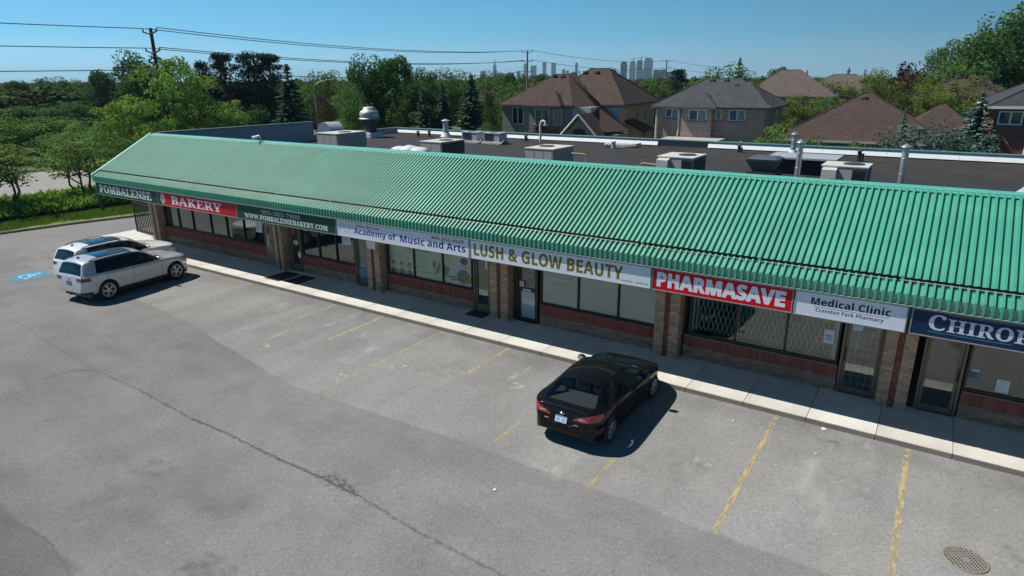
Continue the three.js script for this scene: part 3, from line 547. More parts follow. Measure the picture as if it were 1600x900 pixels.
{ // music school door and window
  const d = shopDoor(-19.27, -18.72, { frame: M.tanFrame, glass: phy([0.18, 0.2, 0.21], 0.12), handleSide: -1 });
  notice(d, 'notice', -19.12, -18.98, 2.05, 2.2, WZ - 0.024, paperMat(lines('#c9ccce', '#777')));
  notice(d, 'window_film', -19.18, -18.8, 0.45, 0.85, WZ - 0.024, std([0.10, 0.22, 0.33], 0.5));
  sill(-17.55, -13.42, 0.45, 0.86);
  const cream = '#b9b7a0';
  const heads = canvasTex(256, 360, (c, W, H) => {
    c.fillStyle = cream; c.fillRect(0, 0, W, H);
    c.strokeStyle = '#6f6d5f'; c.lineWidth = 5; c.beginPath(); c.moveTo(10, 84); c.bezierCurveTo(40, 40, 60, 110, 92, 60); c.bezierCurveTo(110, 30, 120, 70, 96, 84); c.stroke();
    c.fillStyle = '#918f7d'; for (let k = 0; k < 5; k++) c.fillRect(70 + (k * 29) % 20, 120, 12 + k * 3, 12);
    for (let k = 0; k < 4; k++) c.fillRect(170, 130 + k * 15, 60 - (k * 13) % 25, 6);
    for (let k = 0; k < 3; k++) c.fillRect(20, 196 + k * 17, 150 + (k * 37) % 60, 7);
    [[44, 1], [124, 1.12], [204, 1]].forEach(([x, s]) => { c.fillStyle = '#35322e'; c.beginPath(); c.ellipse(x, 282, 22 * s, 24 * s, 0, 0, 7); c.fill(); c.fillStyle = '#a79884'; c.beginPath(); c.ellipse(x, 294, 16 * s, 22 * s, 0, 0, 7); c.fill(); c.fillStyle = '#4a4743'; c.beginPath(); c.ellipse(x, 346, 34 * s, 26, 0, 0, 7); c.fill(); });
  });
  const mid = canvasTex(256, 360, (c, W, H) => {
    c.fillStyle = cream; c.fillRect(0, 0, W, H);
    c.strokeStyle = '#57536a'; c.lineWidth = 12; c.beginPath(); c.arc(128, -60, 110, 0.5, 2.6); c.stroke();
    fitText(c, 'ALLA BREVE', 18, 116, 130, 30, 'bold #px sans-serif', '#5b5952');
    c.fillStyle = '#8f8d7c'; for (let k = 0; k < 9; k++) c.fillRect(20, 164 + k * 14, 60 + (k * 41) % 60, 5);
    fitText(c, 'www', 20, 300, 36, 16, '#px sans-serif', '#5f6f86'); c.fillStyle = '#6f7f94'; c.fillRect(60, 306, 70, 8);
    c.fillStyle = '#7d3a32'; c.fillRect(168, 200, 20, 60); c.strokeStyle = '#5f6a5a'; c.lineWidth = 7; for (let k = 0; k < 6; k++) { c.beginPath(); c.moveTo(180 + k * 10, 320 - k * 8); c.lineTo(206 + k * 5, 240 - k * 12 + (k % 2) * 34); c.stroke(); }
  });
  const guitar = canvasTex(256, 360, (c, W, H) => {
    c.fillStyle = cream; c.fillRect(0, 0, W, H);
    c.fillStyle = '#a9a891'; for (let k = 0; k < 8; k++) c.fillRect(18, 60 + k * 20, 36 + (k * 29) % 70, 6);
    c.fillStyle = '#aeb3b4'; c.beginPath(); c.ellipse(190, 250, 110, 110, 0, 0, 7); c.fill();
    c.fillStyle = '#8a5f56'; c.beginPath(); c.moveTo(0, 215); c.lineTo(60, 240); c.lineTo(20, 300); c.lineTo(0, 300); c.fill();
    c.fillStyle = '#41576f'; c.beginPath(); c.ellipse(180, 290, 62, 56, 0, 0, 7); c.fill();
    c.fillStyle = '#b1947c'; c.beginPath(); c.ellipse(186, 190, 28, 36, 0, 0, 7); c.fill();
    c.fillStyle = '#241d18'; c.beginPath(); c.ellipse(186, 166, 34, 26, 0, 0, 7); c.fill();
    c.fillStyle = '#8a6138'; c.beginPath(); c.ellipse(206, 300, 44, 38, 0.5, 0, 7); c.fill(); c.fillStyle = '#39291a'; c.beginPath(); c.arc(204, 298, 12, 0, 7); c.fill();
    c.strokeStyle = '#3a2c20'; c.lineWidth = 9; c.beginPath(); c.moveTo(180, 312); c.lineTo(60, 330); c.stroke();
    c.fillStyle = '#33342f'; for (let k = 0; k < 8; k++) c.fillRect(26 + k * 11, 292 + (k % 3) * 3, 8, 20 - (k % 2) * 6);
  });
  const w = windowBay('shop_window', [-17.55, -16.2, -14.8, -13.43], 0.88, { glass: phy([0.9, 0.95, 0.94], 0.02, { transmission: 1, thickness: 0, ior: 1.4 }) });
  [[-17.49, -16.23, heads], [-16.17, -14.83, mid], [-14.77, -13.49, guitar]].forEach(([a, b, t]) => notice(w, 'window_poster', a, b, 0.94, 2.66, WZ - 0.075, phy([1, 1, 1], 0.5, { map: t })));
  const d3 = shopDoor(-13.31, -12.68, { frame: M.tanFrame, handleSide: -1 });
  notice(d3, 'notice', -12.86, -12.77, 1.75, 2.1, WZ - 0.024, paperMat(lines('#d0cfc6', '#888')));
}
{ // beauty shop
  const filmMat = phy([0.30, 0.36, 0.355], 0.18, { clearcoat: 1, clearcoatRoughness: 0.02 });
  const panel = phy([0.34, 0.40, 0.40], 0.2, { clearcoat: 1, clearcoatRoughness: 0.03 });
  const d = shopDoor(-11.47, -10.74, { frame: M.bronze, handleSide: 1, mid: 1.27, lower: panel, kick: 0.12 });
  notice(d, 'door_lettering', -11.38, -10.83, 1.45, 2.27, WZ - 0.078, phy([1, 1, 1], 0.4, { map: canvasTex(192, 288, (c, W, H) => { c.fillStyle = '#3a372f'; c.fillRect(0, 0, W, H); fitText(c, 'L & G', 40, 84, 110, 38, 'bold #px sans-serif', '#7a6a40'); fitText(c, 'BEAUTY', 16, 150, 150, 38, 'bold #px sans-serif', '#7a6a40'); }) }));
  notice(d, 'notice', -11.42, -11.24, 1.36, 1.56, WZ - 0.022, paperMat(lines('#b9bcc0', '#777')));
  notice(d, 'notice', -11.28, -10.98, 1.235, 1.3, WZ - 0.022, paperMat(lines('#cfd2d6', '#999'), 64, 16));
  sill(-10.6, -6.46, 0.5, 0.86);
  const w = windowBay('shop_window', [-10.6, -9.17, -7.76, -6.46], 0.88, { film: [null, filmMat, filmMat] });
  notice(w, 'window_lettering', -10.54, -9.2, 0.94, 2.66, WZ - 0.075, phy([1, 1, 1], 0.2, { clearcoat: 1, clearcoatRoughness: 0.02, map: canvasTex(320, 400, (c, W, H) => { c.fillStyle = '#9aa3a4'; c.fillRect(0, 0, W, H); fitText(c, 'LUSH & GLOW', 30, 150, 250, 36, 'bold #px sans-serif', '#746848'); fitText(c, 'BEAUTY', 92, 212, 136, 36, 'bold #px sans-serif', '#746848'); fitText(c, '416-731-3312', 36, 296, 246, 36, 'bold #px sans-serif', '#746848'); }) }));
}
{ // pharmacy: scissor gate behind the glass, gridded door
  sill(-5.6, -1.42, 0.5, 0.84);
  const xs = [-5.48, -4.13, -2.79, -1.46];
  const w = windowBay('shop_window', xs, 0.86, { frame: M.bronze });
  const bars = [], zg = WZ - 0.24, y0 = 0.98, y1 = 2.7, dx = 0.53;
  for (let x = -5.3 - dx; x < -1.62; x += 0.135) for (const s of [0, 1]) {
    let xa = s ? x + dx : x, xb = s ? x : x + dx, ya = y0, yb = y1;
    const cut = (xl) => { const t = (xl - xa) / (xb - xa); return y0 + (y1 - y0) * t; };
    let lo = V(xa, ya, zg + s * 0.012), hi = V(xb, yb, zg + s * 0.012);
    for (const xl of [-5.3, -1.62]) { if ((lo.x - xl) * (hi.x - xl) < 0) { const y = cut(xl), p = V(xl, y, lo.z); if (xl < -4 ? lo.x < xl : lo.x > xl) lo = p; else hi = p; } }
    if ((lo.x + hi.x) / 2 < -5.3 || (lo.x + hi.x) / 2 > -1.62 || lo.distanceTo(hi) < 0.05) continue;
    bars.push(rod(lo, hi, 0.011, 0.011, 4, false));
  }
  part(mall, 'security_gate', [...bars, bx(-5.33, -5.29, 0.95, 2.72, zg - 0.02, zg + 0.03), bx(-4.16, -4.1, 0.95, 2.72, zg - 0.02, zg + 0.03), bx(-1.64, -1.58, 0.95, 2.72, zg - 0.02, zg + 0.03)], std([0.50, 0.49, 0.46], 0.5));
  notice(w, 'notice', -1.87, -1.6, 1.38, 1.78, GF, paperMat((c, W, H) => { c.fillStyle = '#c7cdd2'; c.fillRect(0, 0, W, H); c.strokeStyle = '#a33'; c.lineWidth = 3; c.strokeRect(3, 3, W - 6, H - 6); c.fillStyle = '#7d93a3'; c.fillRect(18, 46, 60, 22); c.fillRect(24, 78, 48, 16); }));
  part(w, 'blind_edge', bx(-1.57, -1.5, 0.95, 2.66, WZ - 0.2, WZ - 0.1), std([0.5, 0.56, 0.58], 0.6));
  part(w, 'blind_edge', bx(-5.41, -5.36, 0.95, 2.66, WZ - 0.2, WZ - 0.1), std([0.4, 0.46, 0.48], 0.6));
  const d = shopDoor(-1.33, -0.5, { frame: M.tanFrame, handleSide: -1, kick: 0.16 });
  const grid = []; for (let k = 0; k < 5; k++) { const x = -1.22 + k * 0.155; grid.push(rod([x, 0.3, WZ - 0.1], [x, 2.3, WZ - 0.1], 0.007, 0.007, 4, false)); }
  for (let y = 0.42; y < 2.3; y += 0.2) grid.push(rod([-1.25, y, WZ - 0.1], [-0.58, y, WZ - 0.1], 0.007, 0.007, 4, false));
  part(d, 'door_grid', grid, std([0.5, 0.49, 0.46], 0.5));
  notice(d, 'notice', -1.2, -0.98, 1.9, 2.2, WZ - 0.024, paperMat(lines('#bcc8cc', '#8b979c')));
}
{ // last shop front at the edge of the view
  const d = shopDoor(0.46, 1.22, { frame: M.tanFrame, handleSide: 1, kick: 0.16 });
  sill(1.32, 5.5, 0.5, 0.84);
  const w = windowBay('shop_window', [1.32, 3.4, 5.5], 0.86, { frame: M.bronze });
  notice(w, 'notice', 1.95, 2.2, 0.98, 1.3, GF, paperMat(lines('#c9cfcf', '#a9b1b4')));
  notice(w, 'notice', 1.44, 1.58, 1.38, 1.44, GF, paperMat(lines('#b8c0c4', '#99a'), 64, 24));
  notice(w, 'notice', 1.38, 1.62, 1.2, 1.36, GF, paperMat(lines('#5b7384', '#2f4150'), 64, 48));
}
// ---- door mats
for (const [x0, x1, z0, z1, l] of [[-23.35, -22.4, -1.66, -0.48, 'black door mat before the bakery door, left one of two'], [-22.25, -21.42, -1.66, -0.58, 'black door mat before the bakery door, right one of two'], [-13.4, -12.6, -1.98, -1.42, 'small dark mat before the door between academy and beauty shop']])
  tag(part(scene, 'door_mat', rbx(x0, x1, 0.131, 0.143, z0, z1, 0.006), std([1, 1, 1], 1, { map: mottle([0.03, 0.03, 0.032], 0.3, [0.4, 0.4], 91) })), l, 'door mat');

// ---------------------------------------------------------------- signs
const SZ = -0.055, SY0 = 2.735, SY1 = 3.345;
function shopSign(name, label, x0, x1, draw, frameMat, group) {
  const t = thing(name, label, 'sign', [(x0 + x1) / 2, SY0, SZ]);
  const w = (x1 - x0) / 2 - 0.004, h = SY1 - SY0;
  part(t, 'cabinet', bx(-w, w, 0, h, 0, 0.04), frameMat);
  const g = new THREE.PlaneGeometry(2 * w - 0.05, h - 0.05).translate(0, h / 2, 0.044);
  const W = Math.round((x1 - x0) * 250), H = Math.round(h * 250);
  part(t, 'sign_face', g, phy([1, 1, 1], 0.5, { map: canvasTex(W, H, draw), specularIntensity: 0.5 }));
  part(t, 'frame', [rbx(-w, w, h - 0.027, h, 0.04, 0.056, 0.004), rbx(-w, w, 0, 0.027, 0.04, 0.056, 0.004), rbx(-w, -w + 0.027, 0.027, h - 0.027, 0.04, 0.056, 0.004), rbx(w - 0.027, w, 0.027, h - 0.027, 0.04, 0.056, 0.004)], frameMat);
  return t;
}
const signFrame = std([0.26, 0.23, 0.22], 0.5), greyFrame = std([0.34, 0.33, 0.34], 0.5), greenFrame = std([0.16, 0.20, 0.17], 0.5);
const SERIF = 'bold #px serif', SANSB = 'bold #px sans-serif';
shopSign('shop_sign', 'dark green sign lettered POMBALENSE in white', -35.42, -29.8, (c, W, H) => { c.fillStyle = '#0c4434'; c.fillRect(0, 0, W, H); fitText(c, 'POMBALENSE', W * 0.05, H * 0.15, W * 0.85, H * 0.66, SERIF, '#d3d8d6', 7); }, greenFrame);
shopSign('shop_sign', 'bright red sign lettered BAKERY with a round crest', -29.78, -23.93, (c, W, H) => {
  c.fillStyle = '#b8101c'; c.fillRect(0, 0, W, H);
  c.fillStyle = '#14352b'; c.fillRect(0, 0, W * 0.028, H);
  c.save(); c.translate(W * 0.058, H * 0.48); c.scale(1, 1); c.fillStyle = '#d7d2d0'; c.beginPath(); c.ellipse(0, 0, H * 0.30, H * 0.40, 0, 0, 7); c.fill();
  c.strokeStyle = '#5d3a45'; c.lineWidth = 4; c.beginPath(); c.ellipse(0, 0, H * 0.25, H * 0.34, 0, 0, 7); c.stroke();
  c.fillStyle = '#8c4350'; c.beginPath(); c.moveTo(-H * 0.15, H * 0.12); c.lineTo(H * 0.15, H * 0.12); c.lineTo(H * 0.1, -H * 0.12); c.lineTo(0, -H * 0.02); c.lineTo(-H * 0.1, -H * 0.12); c.fill(); c.fillStyle = '#445a78'; c.fillRect(-H * 0.12, H * 0.15, H * 0.24, H * 0.08); c.restore();
  fitText(c, 'BAKERY', W * 0.175, H * 0.16, W * 0.65, H * 0.66, SERIF, '#dcdbe0', 3);
}, signFrame);
shopSign('shop_sign', 'dark green sign with telephone number and bakery web address', -23.91, -18.06, (c, W, H) => { c.fillStyle = '#0c4434'; c.fillRect(0, 0, W, H); fitText(c, '905-303-7900', W * 0.265, H * 0.13, W * 0.40, H * 0.30, 'bold #px serif', '#aab3b4'); fitText(c, 'WWW.POMBALENSEBAKERY.COM', W * 0.075, H * 0.53, W * 0.85, H * 0.34, SERIF, '#d3d8d8', 3); }, greenFrame);
shopSign('shop_sign', 'white sign of the music academy in blue lettering', -18.04, -12.02, (c, W, H) => {
  c.fillStyle = '#d3d9e2'; c.fillRect(0, 0, W, H);
  const r = rng(15); c.lineWidth = 3;
  for (let k = 0; k < 26; k++) { c.strokeStyle = ['#8b93ab', '#a9aec2', '#6f7896', '#b1a8b4'][k % 4]; c.beginPath(); c.ellipse(W * (0.02 + 0.13 * r()), H * (0.2 + 0.55 * r()), 6 + 16 * r(), 4 + 12 * r(), r() * 3, 0, 4 + r() * 2); c.stroke(); }
  fitText(c, 'Alla Breve', W * 0.155, H * 0.10, W * 0.20, H * 0.19, 'italic bold #px serif', '#5d2b40');
  fitText(c, 'Academy of', W * 0.145, H * 0.36, W * 0.335, H * 0.38, SANSB, '#1b1f86', 2);
  fitText(c, 'Music and Arts', W * 0.515, H * 0.36, W * 0.465, H * 0.42, SANSB, '#1b1f86', 2);
  fitText(c, '905.553.4525', W * 0.745, H * 0.085, W * 0.225, H * 0.18, SANSB, '#2d2a33');
}, greyFrame);
shopSign('shop_sign', 'white sign lettered LUSH & GLOW BEAUTY in gold', -12.0, -5.97, (c, W, H) => {
  c.fillStyle = '#d6dde3'; c.fillRect(0, 0, W, H);
  fitText(c, 'LUSH & GLOW BEAUTY', W * 0.022, H * 0.14, W * 0.845, H * 0.68, SANSB, '#7b6a33', 5);
  const r = rng(3); c.fillStyle = '#6a6d78'; for (let x = 0.862; x < 0.985; x += 0.0082) { if (x > 0.918 && x < 0.928) continue; c.fillRect(W * x, H * (0.80 + 0.01 * r()), W * 0.005, H * (0.06 + 0.03 * r())); }
}, greyFrame);
shopSign('shop_sign', 'red sign of the drugstore lettered in heavy white capitals', -5.95, -2.41, (c, W, H) => { c.fillStyle = '#c20a1c'; c.fillRect(0, 0, W, H); c.save(); fitText(c, 'PHARMASAVE', W * 0.035, H * 0.15, W * 0.92, H * 0.66, SANSB, '#dbe0ea', 14); c.restore(); }, signFrame);
shopSign('shop_sign', 'white sign reading Medical Clinic over Cranston Park Pharmacy', -2.39, -0.06, (c, W, H) => { c.fillStyle = '#d3d9e4'; c.fillRect(0, 0, W, H); fitText(c, 'Medical Clinic', W * 0.15, H * 0.18, W * 0.72, H * 0.30, SANSB, '#17181f', 2); c.fillStyle = '#17181f'; c.fillRect(W * 0.18, H * 0.555, W * 0.68, H * 0.02); fitText(c, 'Cranston Park Pharmacy', W * 0.20, H * 0.62, W * 0.62, H * 0.155, SANSB, '#2a2b33'); }, greyFrame);
shopSign('shop_sign', 'navy blue sign lettered CHIROPRACTIC with a teal underline', 0.0, 5.85, (c, W, H) => {
  c.fillStyle = '#122a4a'; c.fillRect(0, 0, W, H);
  c.fillStyle = '#8e9cb8'; c.fillRect(W * 0.11, H * 0.05, W * 0.4, H * 0.014);
  fitText(c, 'C', W * 0.054, H * 0.12, W * 0.052, H * 0.60, SERIF, '#c3cadb', 2); fitText(c, 'HIROPRACTIC', W * 0.113, H * 0.2, W * 0.53, H * 0.52, SERIF, '#c3cadb', 2);
  c.fillStyle = '#2f7f92'; c.fillRect(W * 0.055, H * 0.80, W * 0.255, H * 0.03);
}, signFrame);

// ---------------------------------------------------------------- side fence, post, camera on the ridge
{
  const t = thing('iron_gate', 'black iron picket gate beside the bakery corner pier', 'gate', [-34.05, 0.06, -2.3]);
  const L = 3.35, a = rad(175);
  t.rotation.y = a;
  part(t, 'rail', [rbx(0, L, 1.66, 1.74, -0.03, 0.03, 0.004), rbx(0, L, 0.1, 0.18, -0.03, 0.03, 0.004)], M.black);
  for (let k = 0; k <= 15; k++) { const x = 0.08 + k * (L - 0.16) / 15; part(t, 'picket', bx(x - 0.022, x + 0.022, 0.04, 1.86, -0.022, 0.022), M.black); }
  for (const x of [0, L]) part(t, 'post', rbx(x - 0.035, x + 0.035, -0.06, 1.95, -0.035, 0.035, 0.006), M.black);
}
{
  const t = thing('sign_post', 'slim dark green steel post on the verge behind the canopy corner', 'post', [-45.4, 0.09, -4.6]);
  part(t, 'base_plate', rbx(-0.2, 0.2, -0.05, 0.05, -0.2, 0.2, 0.02), M.greenDark);
  part(t, 'shaft', [rod([0, 0.05, 0], [0, 2.4, 0], 0.11, 0.07, 10)], std([0.03, 0.05, 0.03], 0.6));
}
{
  const t = thing('security_camera', 'small white bullet camera on an arm on the ridge cap', 'camera', [-26.2, 5.47, -3.2]);
  part(t, 'arm', [rod([0.25, -0.16, 0.3], [0.12, 0.2, 0.05], 0.035), rod([0.12, 0.2, 0.05], [-0.1, 0.22, 0.08], 0.03)], M.greenDark);
  part(t, 'housing', [rod([-0.02, 0.26, 0.0], [-0.34, 0.18, 0.16], 0.065, 0.07, 12)], M.whiteMetal);
}
// ---------------------------------------------------------------- rooftop equipment
function rooftopUnit(label, x0, x1, z1, depth, top, opts = {}) {
  const cx = (x0 + x1) / 2, w = (x1 - x0) / 2;
  const t = thing('rooftop_unit', label, 'air conditioner', [cx, DECK, z1 - depth / 2]);
  const h = top - DECK, d = depth / 2;
  part(t, 'curb', bx(-w + 0.08, w - 0.08, 0.0, 0.2, -d + 0.08, d - 0.08), M.flashing);
  part(t, 'cabinet', rbx(-w, w, 0.2, h - 0.04, -d, d, 0.015), M.unit);
  part(t, 'lid', rbx(-w - 0.03, w + 0.03, h - 0.045, h + 0.01, -d - 0.03, d + 0.03, 0.012), M.unitTop);
  const fx = opts.fan ?? 0.3;
  part(t, 'fan_guard', [lathe([[0.02, 0.03], [0.34 * Math.min(1, depth), 0.03], [0.36 * Math.min(1, depth), 0.0]], 24).translate(fx * w, h + 0.012, 0)], M.coil);
  for (let k = 0; k < (opts.panels ?? 2); k++) { const n = opts.panels ?? 2, a = -w + 0.04 + k * (2 * w - 0.08) / n, b = a + (2 * w - 0.08) / n - 0.03; part(t, 'access_panel', rbx(a, b, 0.24, h - 0.08, d, d + 0.012, 0.006), M.unit); }
  if (opts.coil) part(t, 'coil', [bx(w * 0.35, w * 0.92, 0.26, h - 0.1, d + 0.013, d + 0.02), ...Array.from({ length: 9 }, (_, k) => bx(w * 0.35, w * 0.92, 0.28 + k * (h - 0.4) / 9, 0.292 + k * (h - 0.4) / 9, d + 0.02, d + 0.028))], M.coil);
  if (opts.hood) part(t, 'intake_hood', polys([[[-w + 0.05, h - 0.42, d + 0.3], [-w * 0.3, h - 0.42, d + 0.3], [-w * 0.3, h - 0.12, d + 0.3], [-w + 0.05, h - 0.12, d + 0.3]], [[-w + 0.05, h - 0.12, d + 0.3], [-w * 0.3, h - 0.12, d + 0.3], [-w * 0.3, h - 0.06, d], [-w + 0.05, h - 0.06, d]], [[-w * 0.3, h - 0.42, d + 0.3], [-w * 0.3, h - 0.42, d], [-w * 0.3, h - 0.06, d], [-w * 0.3, h - 0.12, d + 0.3]]]), M.unitTop);
  if (opts.side) part(t, 'side_coil', [bx(w + 0.001, w + 0.012, 0.26, h - 0.1, -d + 0.06, d - 0.06)], M.coil);
  if (opts.side) part(t, 'louvre', Array.from({ length: 5 }, (_, k) => rbx(w + 0.012, w + 0.03, 0.34 + k * 0.12, 0.36 + k * 0.12, -d + 0.1, d - 0.1, 0.004)), M.unit);
  else part(t, 'side_panel', [rbx(w, w + 0.012, 0.26, h - 0.1, -d + 0.06, -0.03, 0.005), rbx(w, w + 0.012, 0.26, h - 0.1, 0.03, d - 0.06, 0.005)], M.unit);
  return t;
}
rooftopUnit('beige rooftop air conditioner beside the blue parapet wall', -29.75, -28.1, -9.5, 2.2, 5.33, { panels: 3 });
rooftopUnit('rooftop air conditioner half hidden behind white sacks', -22.1, -20.75, -9.5, 1.9, 5.2, { panels: 2, side: true });
rooftopUnit('beige rooftop air conditioner above the music academy sign, with a gas pipe at its side', -15.75, -14.3, -9.3, 1.9, 5.2, { panels: 3, fan: -0.2 });
rooftopUnit('rooftop air conditioner with intake hood behind the ridge, below the grey-roofed house', -9.5, -8.05, -9.3, 1.6, 5.18, { panels: 1, coil: true, hood: true, side: true });
rooftopUnit('rooftop air conditioner with dark coil and hood, between the steel flue pipes', -3.5, -2.05, -9.5, 1.3, 5.18, { panels: 1, coil: true, hood: true, side: true });
{ // two small condensers on sleepers
  const make = (label, x) => {
    const t = thing('condenser_unit', label, 'condenser', [x, DECK, -18.3], 0, 'small condensers on the roof');
    part(t, 'sleeper', [rbx(-0.75, 0.75, 0, 0.14, 0.3, 0.5, 0.01), rbx(-0.75, 0.75, 0, 0.14, -0.5, -0.3, 0.01)], M.concrete);
    part(t, 'cabinet', rbx(-0.6, 0.6, 0.14, 0.66, -0.45, 0.42, 0.02), M.galv);
    part(t, 'coil', bx(-0.52, 0.18, 0.19, 0.61, 0.424, 0.43), M.coil);
    part(t, 'lid', rbx(-0.62, 0.62, 0.66, 0.69, -0.47, 0.46, 0.01), M.galv);
    part(t, 'fan_guard', new THREE.TorusGeometry(0.26, 0.02, 5, 20).rotateX(Math.PI / 2).translate(-0.1, 0.7, 0), M.coil);
    part(t, 'pipe', tube([[0.62, 0.3, 0.2], [0.8, 0.28, 0.25], [0.85, 0.1, 0.6], [0.7, 0.04, 0.9]], 0.03, 14), M.whiteMetal);
    return t;
  };
  make('small grey condenser on sleepers, left one of the pair', -25.3); make('small grey condenser on sleepers, right one of the pair', -23.6);
}
{
  const t = thing('exhaust_fan', 'grey mushroom-capped exhaust fan on a dark duct', 'exhaust fan', [-34.1, DECK, -18]);
  part(t, 'curb', [rbx(-0.62, 0.62, 0, 0.34, -0.62, 0.62, 0.02)], M.flashing);
  part(t, 'duct', rbx(-0.33, 0.33, 0.34, 1.25, -0.33, 0.33, 0.02), std([0.05, 0.045, 0.04], 0.7));
  part(t, 'base_ring', lathe([[0.0, 1.25], [0.72, 1.25], [0.74, 1.3], [0.6, 1.36], [0.0, 1.36]], 28), M.galv);
  part(t, 'dome', lathe([[0.58, 1.36], [0.66, 1.46], [0.66, 1.66], [0.58, 1.8], [0.42, 1.88], [0.4, 2.0], [0.3, 2.07], [0.0, 2.1]], 28), M.galv);
}
{
  const t = thing('duct_hood', 'blue-grey curved ventilation hood at the parapet end', 'duct', [-36.1, DECK - 0.1, -16.2], -0.2);
  const prof = []; for (let k = 0; k <= 14; k++) { const a = Math.PI * (0.97 - k / 14 * 0.94); prof.push([Math.cos(a) * 0.95, 0.35 + Math.sin(a) * 0.85]); }
  const q = []; for (let k = 0; k < 14; k++) { const [a, b] = prof[k], [c, d] = prof[k + 1]; q.push([[c, d, 0.55], [c, d, -0.55], [a, b, -0.55], [a, b, 0.55]]); }
  part(t, 'shell', polys(q), M.galv);
  part(t, 'side_cheek', polys([[...prof.map(([x, y]) => [x, y, 0.55]).reverse(), [-0.95, -0.1, 0.55], [0.95, -0.1, 0.55]].slice(), [...prof.map(([x, y]) => [x, y, -0.55]), [0.95, -0.1, -0.55], [-0.95, -0.1, -0.55]]]), std([0.10, 0.14, 0.22], 0.6));
  part(t, 'neck', bx(-0.9, 0.9, -0.1, 0.34, -0.5, 0.5), std([0.10, 0.14, 0.22], 0.6));
}
function flue(label, x, z, h, r, capR = 1.5, col = M.steel) {
  const t = thing('flue_pipe', label, 'flue pipe', [x, DECK, z]);
  part(t, 'flashing_cone', lathe([[r * 2.1, 0], [r * 1.9, 0.05], [r * 1.25, 0.28], [r * 1.2, 0.3]], 18), M.flashing);
  part(t, 'pipe', rod([0, 0, 0], [0, h, 0], r, r, 16), col);
  part(t, 'band', [0.45, 0.8].map((k) => new THREE.TorusGeometry(r * 1.02, 0.012, 5, 18).rotateX(Math.PI / 2).translate(0, h * k, 0)), col);
  part(t, 'cap', [lathe([[0, h + 0.2], [r * capR, h + 0.09], [r * capR, h + 0.06], [0, h + 0.07]], 18), rod([0, h - 0.02, 0], [0, h + 0.08, 0], r * 0.8, r * 0.8, 10)], col);
  return t;
}
flue('short ribbed white vent stack standing near the rear parapet', -29.7, -21.0, 1.02, 0.19, 1.6, M.galv);
flue('steel flue pipe at the rear parapet behind the flat skylight', -6.48, -20.5, 1.0, 0.13, 1.6);
flue('steel flue pipe left of the rightmost air conditioner', -4.37, -10.0, 1.5, 0.10, 1.7);
flue('steel flue pipe standing alone right of the last air conditioner', -1.05, -10.0, 1.5, 0.105, 1.8);
{
  const t = thing('gooseneck_vent', 'white gooseneck vent pipe before the brown-roofed house', 'vent pipe', [-21.68, DECK, -20.6]);
  part(t, 'pipe', tube([[0, 0, 0], [0, 0.6, 0], [0, 1.1, 0], [0.08, 1.28, 0], [0.24, 1.32, 0], [0.36, 1.22, 0], [0.36, 1.1, 0]], 0.075, 30, 10), M.whiteMetal);
  part(t, 'outlet', rod([0.36, 1.14, 0], [0.36, 1.04, 0], 0.11, 0.11, 12), M.whiteMetal);
}
{
  const t = thing('roof_exhauster', 'low dark blue-grey roof exhauster with flared hood', 'roof vent', [-5.6, DECK, -10.2]);
  part(t, 'curb', rbx(-0.56, 0.56, 0, 0.45, -0.5, 0.5, 0.02), M.black);
  part(t, 'hood', [lathe([[0.5, 0.45], [0.52, 0.5], [0.78, 0.85], [0.8, 0.93], [0.6, 1.0], [0, 1.03]], 4).rotateY(Math.PI / 4)], std([0.10, 0.12, 0.15], 0.5, { metalness: 0.3, flatShading: true }));
}
{
  const t = thing('skylight', 'wide flat skylight with pale top and black sides', 'skylight', [-4.75, DECK, -14]);
  part(t, 'curb', bx(-1.25, 1.15, 0, 0.62, -0.7, 0.9), M.black);
  part(t, 'lid', rbx(-1.4, 1.3, 0.62, 0.72, -0.85, 1.05, 0.02), std([0.36, 0.39, 0.42], 0.4));
}
{
  const t = thing('gas_pipe', 'yellow gas pipe beside the air conditioner over the academy', 'gas pipe', [-14.2, DECK, -10.6]);
  const ye = std([0.42, 0.30, 0.12], 0.6);
  part(t, 'pipe', [tube([[0, 0.62, 0], [0.4, 0.62, 0], [0.78, 0.6, 0], [0.86, 0.52, 0], [0.86, 0.3, 0], [0.86, 0.05, 0]], 0.035, 24, 6)], ye);
  part(t, 'regulator', [lathe([[0, 0], [0.14, 0.02], [0.14, 0.07], [0.05, 0.12], [0, 0.13]], 14).translate(1.15, 0.06, 0.1)], M.whiteMetal);
  const u = thing('gas_pipe', 'pale gas pipe joining the left side of the hooded air conditioner below the grey-roofed house', 'gas pipe', [-10.75, DECK, -10.6]);
  part(u, 'pipe', [tube([[0, 0.02, 0], [0, 0.3, 0], [0.04, 0.37, 0], [0.5, 0.37, 0], [1.2, 0.37, 0]], 0.035, 24, 6)], ye);
  const v = thing('gas_pipe', 'pale gas pipe between the steel flue and the rightmost air conditioner', 'gas pipe', [-4.25, DECK, -10.2]);
  part(v, 'pipe', [tube([[0.1, 0.3, 0], [0.35, 0.34, 0], [0.7, 0.32, 0]], 0.04, 12, 6)], ye);
}
